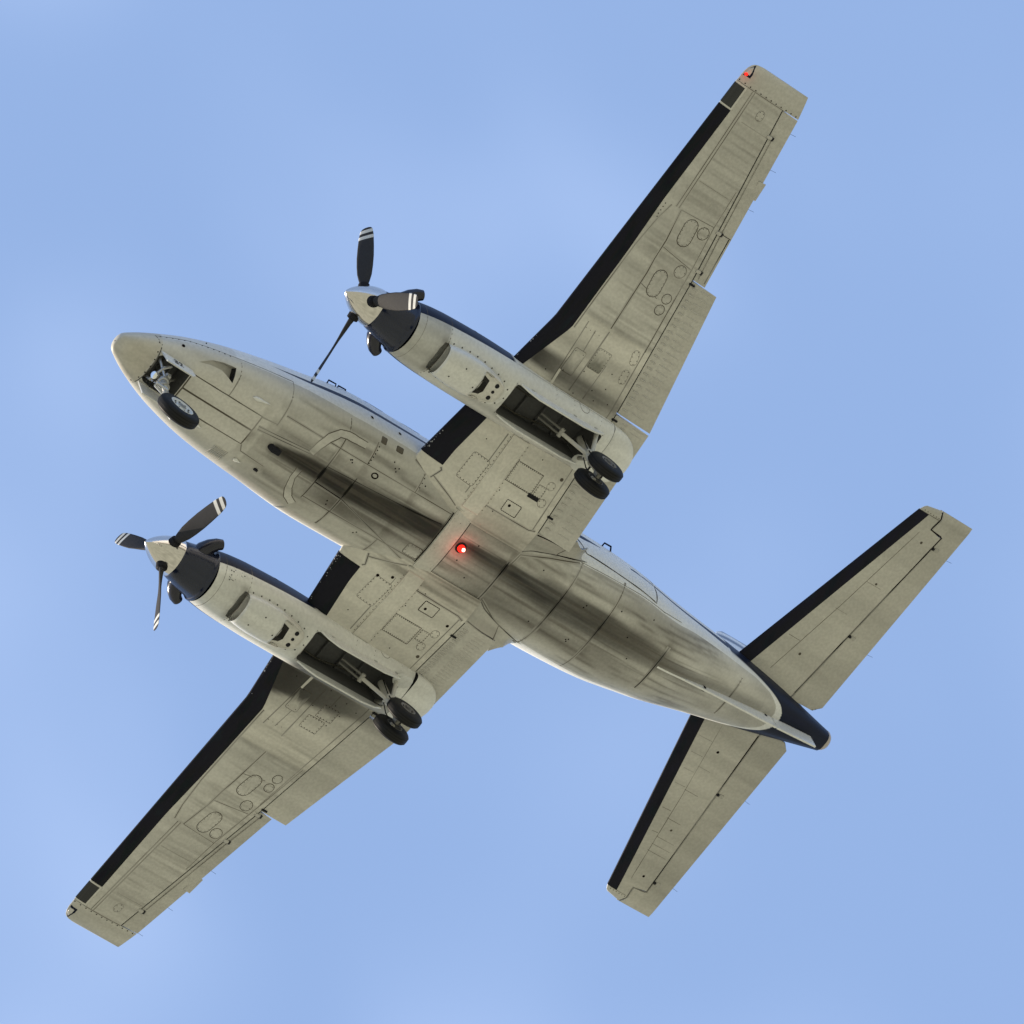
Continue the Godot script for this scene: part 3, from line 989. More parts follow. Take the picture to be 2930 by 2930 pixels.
func boot_point(x: float, t: float, q0: float, zr: float, off: float) -> Vector3:
	var a := absf(x)
	var q1 := sqrt(maxf(zr - w_le(a), 0.0) / (w_hinge(a) - w_le(a)))
	var q := lerpf(q0, q1, t)
	var p := wing(x, q)
	var d := wing(x, q + 0.01) - wing(x, q - 0.01)
	var n := Vector3(0, -d.z, d.y).normalized()
	return p + n * off

func boot_skin(mb: MB, s: float, a0: float, a1: float, q0: float, zf: Callable, th: float, colf: Callable, tubes := 0.0) -> void:
	var xs := span(s * a0, s * a1, maxi(3, int((a1 - a0) / 0.08)))
	xs.insert(1, xs[0] + (xs[1] - xs[0]) * 0.03)
	xs.insert(xs.size() - 1, xs[xs.size() - 1] - (xs[xs.size() - 1] - xs[xs.size() - 2]) * 0.03)
	var ts := [0.0, 0.02]
	ts.append_array(span(0.06, 0.95, 48 if tubes > 0.0 else 14)); ts.append_array([0.985, 1.0])
	var n := xs.size()
	var S := func(x: float, t: float) -> Vector3:
		var edge: bool = t < 0.005 or t > 0.995 or absf(x - xs[0]) < 1e-5 or absf(x - xs[n - 1]) < 1e-5
		return boot_point(x, clampf(t, 0, 1), q0, zf.call(absf(x)), -0.003 if edge else th + tubes * sin(t * 44.0))
	skin(mb, S, xs, ts, func(_u, _v, p): return colf.call(p), func(p: Vector3) -> Vector3:
		var a := absf(p.x)
		return Vector3(0, p.y - w_yle(a) + 0.01, -0.08), [], 0.002, 0.01)

func control(mb: MB, s: float, a0: float, a1: float, te0: float, te1: float, gap: float, colf: Callable) -> void:
	# flap or aileron: a closed wedge from the hinge line to its trailing edge
	var n := maxi(2, int((a1 - a0) / 0.07))
	var lo := []
	var hi := []
	for k in n + 1:
		var a := lerpf(a0, a1, float(k) / n)
		var zh: float = w_hinge(a) + gap
		var zt := lerpf(te0, te1, float(k) / n)
		var rl := []
		var rh := []
		var t0 := 0.075 * (w_hinge(a) - w_le(a)) * ((zt - zh) / (zt - w_hinge(a)))
		for j in 8:
			var f := j / 7.0
			var z := lerpf(zh, zt, f)
			var p := wing_low(s * a, z)
			rl.append(p + Vector3(0, 0.012 * (1 - f) * (1 - f) if j > 0 else 0.010, 0))
			rh.append(p + Vector3(0, lerpf(t0, 0.006, f), 0))
		lo.append(rl); hi.append(rh)
	var idl := []
	var idh := []
	for k in n + 1:
		var a := []
		var b := []
		for j in 8:
			var nl := Vector3(0, -1, w_slope(absf(lo[k][j].x))).normalized()
			a.append(mb.vert(lo[k][j], nl, colf.call(lo[k][j])))
			b.append(mb.vert(hi[k][j], Vector3(0, 1, 0.1).normalized(), WHITE))
		idl.append(a); idh.append(b)
	for k in n:
		for j in 7:
			mb.quad(idl[k][j], idl[k + 1][j], idl[k + 1][j + 1], idl[k][j + 1])
			mb.quad(idh[k][j], idh[k + 1][j], idh[k + 1][j + 1], idh[k][j + 1])
		mb.face([lo[k][0], lo[k + 1][0], hi[k + 1][0], hi[k][0]], Vector3(0, 0, -1), CREAM * 0.6)
		mb.face([lo[k][7], lo[k + 1][7], hi[k + 1][7], hi[k][7]], Vector3(0, 0, 1), GRIME)
	for e in [0, n]:
		for j in 7: mb.face([lo[e][j], lo[e][j + 1], hi[e][j + 1], hi[e][j]], Vector3(s * (-1 if e == 0 else 1), 0, 0), CREAM)

var bead_long: ArrayMesh
var bead_short: ArrayMesh
func bead_mesh(l: float) -> ArrayMesh:
	var mb := MB.new()
	var rows := []
	for k in 7:
		var t := k / 6.0 * 2.0 - 1.0
		var h := sqrt(maxf(1.0 - pow(absf(t), 4.0), 0.0))
		var r := []
		for j in 5:
			var th := PI * j / 4.0
			var p := Vector3(-cos(th) * 0.011 * h, -sin(th) * 0.010 * h, t * l / 2)
			r.append(mb.vert(p, Vector3(-cos(th), -sin(th) - 0.1, t * t * t).normalized(), CREAM * 0.9))
		rows.append(r)
	for k in 6:
		for j in 4: mb.quad(rows[k][j], rows[k][j + 1], rows[k + 1][j + 1], rows[k + 1][j])
	return mb.mesh()

func beads(flap: Node3D, s: float, a0: float, a1: float, gap: float, short_z: Vector2, long_z: Vector2) -> void:
	if bead_long == null:
		bead_long = bead_mesh(0.23); bead_short = bead_mesh(0.10)
	var n := int((a1 - a0) / gap)
	for k in n:
		for r in 2:
			var a := lerpf(a0, a1, (k + 0.5 + 0.25 * r) / n)
			var z := w_hinge(a) + (short_z.x if r == 0 else long_z.x)
			if r == 1 and a > 2.5: z -= 0.012 * (a - 2.5)
			var o := MeshInstance3D.new()
			o.name = "stiffening_bead"
			o.mesh = bead_short if r == 0 else bead_long
			o.material_override = M.paint
			o.transform = Transform3D(Basis(Vector3(1, 0, 0), atan(-w_slope(a))), wing_low(s * a, z) + Vector3(0, 0.006, 0))
			flap.add_child(o, true)

func wing_side(s: float) -> void:
	var port := s < 0.0
	var ch := Chart.new(func(q: Vector2) -> Vector3: return wing_low(s * q.x, q.y), Vector3(0, -1, 0))
	var cf := func(p: Vector3) -> Color: return wing_col(p.x, p.z, p)
	var xs := span(0.40, 6.742, 240)
	if port:
		for k in xs.size(): xs[k] = -xs[k]
		xs.reverse()
	var vs := span(-1.0, -0.1, 9)
	vs.append_array(span(0.0, 0.3, 8)); vs.append_array(span(0.32, 1.0, 40))
	var qz := func(z: float) -> float: return sqrt((z - w_le(2.0)) / (w_hinge(2.0) - w_le(2.0)))
	var well := PackedVector2Array([Vector2(s * 1.775, qz.call(4.70)), Vector2(s * 2.255, qz.call(4.70)), Vector2(s * 2.255, qz.call(6.01)), Vector2(s * 1.775, qz.call(6.01))])
	var well_top := PackedVector2Array()
	for q in well: well_top.append(Vector2(q.x, -q.y))
	var hint := func(p: Vector3) -> Vector3:
		var a := absf(p.x)
		var t := clampf((p.z - w_le(a)) / (w_hinge(a) - w_le(a)), 0, 1)
		return Vector3(0, p.y - lerpf(w_yle(a), w_yh(a) + 0.05, t), -0.06 * (1 - t))
	var mb := MB.new()
	skin(mb, wing, xs, vs, func(u: float, v: float, p: Vector3) -> Color: return wing_col(u, p.z, p) if v > 0.0 else WHITE, hint, [well, well_top], 0.002, 0.004)
	for k in xs.size() - 1:   # rear spar face and the lip above the flap gap
		mb.face([wing(xs[k], 1.0), wing(xs[k + 1], 1.0), wing(xs[k + 1], -1.0), wing(xs[k], -1.0)], Vector3(0, 0, 1), Color(0.06, 0.06, 0.06))
		var e := Vector3(0, 0.004, -0.02)
		var d := Vector3(0, -0.004, 0.07)
		if fposmod(k, 1.0) == 0.0: mb.face([wing(xs[k], -1.0) + e, wing(xs[k + 1], -1.0) + e, wing(xs[k + 1], -1.0) + d, wing(xs[k], -1.0) + d], Vector3(0, 1, 0), Color(0.1, 0.1, 0.1))
	var w := add("wing", mb, M.paint, plane)

	# rubber de-icing boots, inboard and outboard of the engine
	var bc := func(p: Vector3) -> Color:
		var k := 1.0 + 0.35 * nz.get_noise_3d(p.x * 30, p.y * 90, p.z * 90)
		return Color(0.0125 * k, 0.0135 * k, 0.020 * k)
	for r in [[0.83, 1.70], [2.33, 6.395]]:
		mb = MB.new()
		boot_skin(mb, s, r[0], r[1], -0.28, boot_rear, 0.005, bc, 0.0012)
		add("deicing_boot", mb, M.rubber, w)
	# chips along the inboard leading edge where stones have nicked it
	mb = MB.new()
	var bch := Chart.new(func(q: Vector2) -> Vector3: return boot_point(s * q.x, q.y, -0.28, boot_rear(q.x), 0.005), Vector3(0, -0.7, -0.7))
	for k in 30: dots(mb, bch, [Vector2(0.86 + 0.8 * rng.randf() * rng.randf() + (1.5 if k > 18 else 0.0), 0.40 + 0.2 * rng.randf())], 0.004 + 0.010 * rng.randf() * rng.randf(), Color(0.30, 0.30, 0.32), 0.0015)
	add("boot_chips", mb, M.dirt, w)
	mark_stuff(w.get_node("boot_chips"))
	# landing light window near the tip
	mb = MB.new()
	boot_skin(mb, s, 6.398, 6.737, -0.22, func(a: float) -> float: return boot_rear(a) + 0.012, 0.004, func(_p): return CREAM * 1.1)
	add("landing_light_frame", mb, M.paint, w)
	mb = MB.new()
	boot_skin(mb, s, 6.418, 6.716, -0.19, func(a: float) -> float: return boot_rear(a) - 0.016, 0.0065, func(_p): return Color(0.02, 0.02, 0.025))
	add("landing_light_window", mb, M.tinted, w)

	# wing tip
	mb = MB.new()
	var le := func(a: float) -> float: return lerp_at([6.745, 6.86, 6.93, 6.98, 7.01, 7.03, 7.04], [4.782, 4.79, 4.805, 4.83, 4.86, 4.91, 5.0], a)
	var tip := func(x: float, q: float) -> Vector3:
		var a := absf(x)
		var l: float = le.call(a)
		var z := l + q * q * (lerpf(5.792, 5.728, (a - 6.745) / 0.295) - l)
		var full := lerpf(5.792, 5.728, (a - 6.745) / 0.295) - 4.79
		var t := clampf((z - 4.782) / full, 0, 1)
		var f := sqrt(maxf(1.0 - pow(clampf((a - 6.745) / 0.295, 0, 1), 3.0), 0.0))
		var mid := lerpf(w_yle(a), w_yh(a) + 0.02, t)
		var bulge: float = 0.115 * full * absf(q) * (1.0 - t) * 0.8 + 0.016 * (1.0 - t * t) * absf(q)
		return Vector3(x, mid + bulge * f * (-1.0 if q > 0 else 1.25) + (-0.012 * f * t if q > 0 else 0.0), z)
	var tx := span(6.747, 6.98, 10)
	tx.append_array([6.995, 7.008, 7.018, 7.027, 7.034, 7.0395])
	if port:
		for k in tx.size(): tx[k] = -tx[k]
		tx.reverse()
	var thint := func(p: Vector3) -> Vector3:
		var a := absf(p.x)
		var t := clampf((p.z - 4.782) / 1.0, 0, 1)
		return Vector3(s * 0.04 * smoothstep(6.9, 7.04, a), p.y - lerpf(w_yle(a), w_yh(a) + 0.02, t), -0.03 * (1 - t))
	skin(mb, tip, tx, span(-1.0, 1.0, 44), func(_u, _v, p): return dirty(CREAM * 0.97, p), thint, [], 0.001, 0.006)
	var inn := []
	for q in span(-1.0, 1.0, 30): inn.append(tip.call(s * 6.747, q))
	for k in range(1, inn.size() - 1): mb.face([inn[0], inn[k], inn[k + 1]], Vector3(-s, 0, 0), CREAM)
	var tp := add("wing_tip", mb, M.paint, plane)
	# navigation light set into the front corner of the tip
	var tch := Chart.new(func(q: Vector2) -> Vector3: return tip.call(s * q.x, sqrt(clampf((q.y - le.call(q.x)) / (5.76 - le.call(q.x)), 0, 1))), Vector3(0, -1, 0))
	mb = MB.new()
	plate(mb, tch, [Vector2(6.835, 4.80), Vector2(6.845, 4.90), Vector2(6.90, 4.905), Vector2(7.015, 4.885), Vector2(7.00, 4.868), Vector2(6.95, 4.83)], 0.003, func(_p): return NAVY, 0.003)
	var sock := add("navigation_light_socket", mb, M.dull, tp)
	mb = MB.new()
	plate(mb, tch, [Vector2(6.87, 4.808), Vector2(6.87, 4.872), Vector2(6.92, 4.878), Vector2(6.985, 4.866), Vector2(6.945, 4.828)], 0.012, func(_p): return Color(0.55, 0.53, 0.5), 0.012, 0.002)
	add("navigation_light_lens", mb, M.gloss, tp)
	if port:
		var c := tch.p(Vector2(6.865, 4.825)) + Vector3(0, -0.022, 0)
		mb = MB.new()
		mb.lathe(c + Vector3(0, 0.02, 0), Vector3(0, -1, 0), [Vector2(0, 0.021), Vector2(0.018, 0.02), Vector2(0.03, 0.011), Vector2(0.033, 0.001)], 14, func(_a, _b): return Color.WHITE)
		add("navigation_lamp", mb, M.red, tp)
		var gl := OmniLight3D.new()
		gl.name = "navigation_glow"
		gl.position = c + Vector3(0, -0.06, -0.02)
		gl.light_color = Color(1.0, 0.12, 0.08)
		gl.light_energy = 0.002
		gl.light_size = 0.03
		gl.omni_range = 30.0
		gl.omni_attenuation = 2.0
		gl.shadow_enabled = true
		tp.add_child(gl)

	# seams
	var seams := MB.new()
	var stain := MB.new()
	var riv := MB.new()
	var L := func(pts: Array, wd := 0.011, col := GRIME) -> void:
		var q := []
		for p in pts: q.append(Vector2(p[0], p[1]))
		ribbon(stain, ch, q, wd * 3.0, CREAM.lerp(GRIME, 0.30), 0.0006)
		ribbon(seams, ch, q, wd, col)
	L.call([[6.735, 5.03], [5.06, 5.075]], 0.010); L.call([[6.735, 5.065], [5.06, 5.118]], 0.010)
	L.call([[5.05, 5.01], [4.83, 4.96], [4.4, 4.915], [3.7, 4.895], [3.14, 4.885]], 0.011)
	L.call([[5.06, 5.16], [4.65, 5.23], [4.38, 5.245], [4.19, 5.27], [3.37 if port else 3.62, 5.31]], 0.015)
	L.call([[5.6, 5.655], [5.07, 5.69], [4.55, 5.77], [3.34 if port else 3.6, 5.91]], 0.010)
	L.call([[6.745, 4.95], [6.745, 5.51]], 0.011)
	L.call([[3.30, 5.0], [2.45, 5.05]], 0.007); L.call([[3.33, 5.32], [2.45, 5.33]], 0.008); L.call([[2.95, 5.56], [2.45, 5.56]], 0.006); L.call([[3.25, 5.15], [2.7, 5.2]], 0.006)
	L.call([[5.06, 5.17], [5.09, 5.69]], 0.008); L.call([[4.56, 5.25], [4.50, 5.76]], 0.008); L.call([[4.04, 5.29], [3.98, 5.6]], 0.007)
	L.call([[1.60, 5.00], [0.70, 4.99]], 0.007); L.call([[0.70, 5.32], [0.71, 6.02], [0.74, 6.11]], 0.012); L.call([[0.66, 4.52], [0.55, 4.85], [0.49, 5.0]], 0.011)
	L.call([[0.62, 4.50], [0.77, 4.56], [0.80, 4.53]], 0.013, SOOT)
	var rr := []
	for k in 9: rr.append([lerpf(0.74, 4.3, k / 8.0), w_hinge(lerpf(0.74, 4.3, k / 8.0)) - 0.085])
	L.call(rr, 0.007)
	for r in [0.13, 0.78]:
		L.call([[5.3 + r * 1.35, 5.14], [5.3 + r * 1.35, 5.62 - 0.05 * r]], 0.004)
	add("panel_seams", seams, M.dirt, w)
	mark_stuff(w.get_node("panel_seams"))
	for k in stain.v.size(): stain.c[k] = stain.c[k].lerp(SOOT, wing_soot(stain.v[k].x, stain.v[k].z))
	add("joint_stains", stain, M.dirt, w)
	mark_stuff(w.get_node("joint_stains"))
	var gaps := MB.new()
	# access panels: name, outline, screw spacing
	var cap := func(ax: float, az: float, bx: float, bz: float, r: float) -> Array:
		var m := Vector2(ax + bx, az + bz) * 0.5
		var d := Vector2(bx - ax, bz - az)
		return rrect(m, Vector2(d.length() * 0.5, r), r * 0.98, d.angle())
	for p in [cap.call(5.035, 5.395, 4.685, 5.445, 0.092), cap.call(4.315, 5.45, 3.965, 5.50, 0.092)]:
		access_panel(w, gaps, riv, ch, p, cf, 0.055, 0.003, "oval_access_panel", 0.013)
	for p in [[4.955, 5.61, 0.076], [4.41, 5.655, 0.078], [4.04, 5.72, 0.062], [3.88, 5.725, 0.062]]:
		access_panel(w, gaps, riv, ch, disc(Vector2(p[0], p[1]), p[2]), cf, 0.09 if p[2] > 0.07 else 0.12, 0.003, "round_access_panel", 0.012)
	access_panel(w, gaps, riv, ch, cap.call(6.60, 5.30, 6.47, 5.315, 0.05), cf, 0.06, 0.002, "oval_access_panel", 0.008)
	access_panel(w, gaps, riv, ch, rrect(Vector2(2.785, 5.15), Vector2(0.165, 0.085), 0.025), cf, 0.0, 0.006, "two_hole_panel", 0.009)
	dots(riv, ch, [Vector2(2.915, 5.085), Vector2(2.915, 5.205), Vector2(2.63, 5.10)], 0.016, SOOT, 0.008)
	if port:
		access_panel(w, gaps, riv, ch, rrect(Vector2(2.96, 5.44), Vector2(0.14, 0.10), 0.02), func(p: Vector3) -> Color: return cf.call(p) if absf(p.x) > 2.97 + 0.03 * sin(p.z * 40.0) else dirty(Color(0.25, 0.245, 0.215), p), 0.04, 0.003, "access_panel", 0.008)
		for p in [[3.31, 5.81, 3.12, 5.865], [3.04, 5.85, 2.85, 5.88]]: access_panel(w, gaps, riv, ch, cap.call(p[0], p[1], p[2], p[3], 0.05), cf, 0.06, 0.002, "small_oval_panel", 0.006)
	else:
		access_panel(w, gaps, riv, ch, rrect(Vector2(2.98, 5.53), Vector2(0.10, 0.13), 0.01), cf, 0.045, 0.002, "access_panel", 0.007)
		access_panel(w, gaps, riv, ch, rrect(Vector2(2.75, 5.60), Vector2(0.10, 0.12), 0.01), cf, 0.05, 0.002, "access_panel", 0.007)
	# fuel vent rib beside the nacelle
	mb = MB.new()
	ribbon(mb, ch, [Vector2(2.62, 5.06), Vector2(2.36, 5.075)], 0.035, CREAM2, 0.014)
	add("vent_rib", mb, M.paint, w)
	# inboard panels between nacelle and fuselage
	access_panel(w, gaps, riv, ch, rrect(Vector2(1.0, 4.89), Vector2(0.19, 0.13), 0.03, 0.05 if port else -0.05), cf, 0.05, 0.002, "access_panel", 0.007)
	access_panel(w, gaps, riv, ch, rrect(Vector2(1.245, 5.54), Vector2(0.14, 0.20), 0.005), cf, 0.032, 0.003, "access_panel", 0.012)
	access_panel(w, gaps, riv, ch, rrect(Vector2(0.83, 5.635), Vector2(0.075, 0.11), 0.012), cf, 0.028, 0.003, "access_panel", 0.013)
	dots(riv, ch, [Vector2(0.85, 5.59)], 0.024, SOOT, 0.007)
	access_panel(w, gaps, riv, ch, rrect(Vector2(1.19, 5.83), Vector2(0.08, 0.06), 0.005), cf, 0.035, 0.002, "access_panel", 0.006)
	for q in [[1.32, 5.92], [1.08, 5.95]]: access_panel(w, gaps, riv, ch, disc(Vector2(q[0], q[1]), 0.055), cf, 0.07, 0.002, "round_access_panel", 0.006)
	if port:
		mb = MB.new()
		plate(mb, ch, rrect(Vector2(1.09, 5.80), Vector2(0.028, 0.085), 0.004), 0.004, func(_p): return DARK)
		add("open_vent", mb, M.dull, w)
	dots(riv, ch, [Vector2(1.46, 5.99)], 0.026, GRIME, 0.006)
	if not port: dots(riv, ch, [Vector2(0.80, 4.78), Vector2(0.72, 4.95), Vector2(0.90, 6.0)], 0.022, SOOT, 0.006)
	for q in [[2.6, 5.6], [2.5, 5.7], [2.7, 5.75], [2.55, 5.9], [2.9, 5.7], [2.45, 5.4], [1.5, 5.1], [1.4, 4.8], [0.95, 5.35], [1.55, 5.6], [0.68, 5.45], [2.52, 4.9], [2.75, 5.35]]: dots(riv, ch, [Vector2(q[0], q[1])], 0.009, SOOT)
	dots(riv, ch, along([Vector2(6.765, 4.80), Vector2(6.765, 5.75)], 0.085, false), 0.009, SOOT)
	for z in [5.05, 5.33]: dots(riv, ch, along([Vector2(0.62, z), Vector2(1.58, z)], 0.06, false), 0.007, GRIME)
	dots(riv, ch, along([Vector2(3.22, 5.02), Vector2(3.22, 5.28)], 0.07, false), 0.006, GRIME)
	if port: dots(riv, ch, along([Vector2(5.02, 4.93), Vector2(4.83, 4.93), Vector2(4.83, 4.99)], 0.05, false), 0.008, SOOT)
	add("screw_heads", riv, M.dirt, w)
	mark_stuff(w.get_node("screw_heads"))
	add("panel_gaps", gaps, M.dirt, w)
	mark_stuff(w.get_node("panel_gaps"))
	# spar strap, wing part
	mb = MB.new()
	var so := []
	for a in span(0.53, 1.64, 10): so.append(Vector2(a, 5.065))
	for a in span(1.64, 0.53, 10): so.append(Vector2(a, 5.315))
	plate(mb, ch, so, 0.014, func(p: Vector3) -> Color: return dirty(CREAM2 * 1.02, p), 0.02)
	add("spar_strap", mb, M.paint, w)

	# flaps
	var flat := func(p: Vector3) -> Color:
		return dirty(CREAM * 0.94, p).lerp(SOOT, 0.5 * band(absf(p.x), 2.5, 0.12, 0.15, 0.15) if not port else 0.0)
	mb = MB.new()
	control(mb, s, 0.745, 2.492, 6.655, 6.635, 0.02, flat)
	var f1 := add("flap", mb, M.paint, plane)
	mb = MB.new()
	control(mb, s, 2.522, 4.385, 6.63, 6.29, 0.02, flat)
	var f2 := add("flap", mb, M.paint, plane)
	if port:
		beads(f2, s, 2.56, 4.36, 0.083, Vector2(0.10, 0), Vector2(0.30, 0))
		beads(f1, s, 0.80, 1.62, 0.085, Vector2(0.10, 0), Vector2(0.34, 0))
		beads(f1, s, 2.36, 2.48, 0.06, Vector2(0.2, 0), Vector2(0.40, 0))
	else:
		beads(f1, s, 0.80, 1.66, 0.05, Vector2(0.10, 0), Vector2(0.34, 0))
	for q in [[0.98, 0.0], [2.43, 0.0], [4.35, 0.0]]:
		var p := wing_low(s * q[0], w_hinge(q[0]) + 0.02)
		mb = MB.new()
		mb.box(Transform3D(Basis(), p + Vector3(0, 0.0, 0.01)), Vector3(0.025, 0.03, 0.09), DARK, 0.004)
		add("flap_hinge", mb, M.dull, f1 if q[0] < 2.5 else f2)

	# aileron with its hinges and tabs
	mb = MB.new()
	var ac := func(p: Vector3) -> Color: return dirty(CREAM * (0.93 if port else 0.86), p)
	control(mb, s, 4.405, 6.735, 6.075, 5.79, 0.022, ac)
	var al := add("aileron", mb, M.paint, plane)
	seams = MB.new()
	ribbon(seams, ch, [Vector2(6.38, 5.64), Vector2(5.06, 5.83), Vector2(4.45, 5.935)], 0.008, GRIME)
	if port:
		ribbon(seams, ch, [Vector2(5.06, 5.965), Vector2(4.44, 6.04)], 0.016, SOOT)
		ribbon(seams, ch, [Vector2(5.07, 5.82), Vector2(5.07, 5.99)], 0.008, SOOT)
	add("panel_seams", seams, M.dirt, al)
	mark_stuff(al.get_node("panel_seams"))
	for a in ([6.38, 5.06, 4.53] if port else [6.42, 4.98, 4.45]):
		mb = MB.new()
		var p := wing_low(s * a, w_hinge(a))
		mb.box(Transform3D(Basis(), p + Vector3(0, -0.002, 0.020)), Vector3(0.042, 0.03, 0.075), CREAM * 0.9, 0.006)
		mb.box(Transform3D(Basis(), p + Vector3(s * 0.0, -0.004, 0.070)), Vector3(0.05, 0.018, 0.034), DARK, 0.004)
		add("aileron_hinge", mb, M.paint, al)
	mb = MB.new()
	var t0 := wing_low(s * 5.745, 5.90)
	mb.box(Transform3D(Basis(Vector3(0, 1, 0), s * 0.125), t0 + Vector3(0, 0.010, 0.0)), Vector3(0.25, 0.010, 0.11), CREAM * 0.9, 0.003)
	add("trim_tab", mb, M.paint, al)
	for a in ([6.55, 6.05, 5.5] if port else [6.72, 6.2, 5.45]):
		mb = MB.new()
		var p := wing_low(s * a, lerpf(6.075, 5.79, (a - 4.405) / 2.33))
		mb.tube([p + Vector3(0, 0.004, -0.02), p + Vector3(0.01 * s, 0.004, 0.09)], [0.002], 5, NAVY)
		add("static_wick", mb, M.dull, al)
	# wing root fillet behind the trailing edge
	mb = MB.new()
	var S := func(u: float, v: float) -> Vector3:
		# v runs aft; u from the belly out to the curved edge
		var z := lerpf(6.13, 7.12, v)
		var xo := lerp_at([6.13, 6.655, 6.67, 6.72, 6.78, 6.86, 6.95, 7.04, 7.12], [0.744, 0.744, 0.92, 0.89, 0.855, 0.82, 0.80, 0.795, 0.80], z)
		var xi := lerp_at([6.13, 6.3, 6.6, 7.12], [0.38, 0.48, 0.57, 0.68], z)
		var a := fus_low(s * xi, z) + Vector3(0, -0.002, 0)
		var yo := lerp_at([6.13, 6.65, 6.9, 7.12], [-0.768, -0.80, -0.66, -0.40], z)
		var b := Vector3(s * xo, yo, z)
		var m := a.lerp(b, u)
		m.y += 0.02 * sin(PI * u)
		return m
	skin(mb, S, span(0, 1, 10), span(0, 1, 72), func(_u, _v, p): return dirty(CREAM.lerp(GRIME, 0.35 if port else 0.2), p, 1.8), func(_p): return Vector3(s * 0.3, -1, 0))
	var top := MB.new()
	for j in 72:
		var p0: Vector3 = S.call(1.0, j / 72.0)
		var p1: Vector3 = S.call(1.0, (j + 1) / 72.0)
		mb.face([p0, p1, Vector3(s * 0.6, 0.0, p1.z), Vector3(s * 0.6, 0.0, p0.z)], Vector3(s, 0.3, 0), CREAM * 0.5)
	add("wing_root_fillet", mb, M.paint, w)
	seams = MB.new()
	var fch := Chart.new(func(q: Vector2) -> Vector3: return S.call(q.x, q.y), Vector3(0, -1, 0))
	ribbon(seams, fch, [Vector2(0.9, 0.05), Vector2(0.97, 0.3), Vector2(0.98, 0.53)], 0.02, SOOT)
	ribbon(seams, fch, [Vector2(0.98, 0.5), Vector2(0.5, 0.52), Vector2(0.03, 0.52)], 0.014, GRIME)
	ribbon(seams, fch, [Vector2(0.01, 0.05), Vector2(0.01, 0.5), Vector2(0.05, 0.97)], 0.016, SOOT)
	add("fillet_seams", seams, M.dirt, w)
	mark_stuff(w.get_node("fillet_seams"))

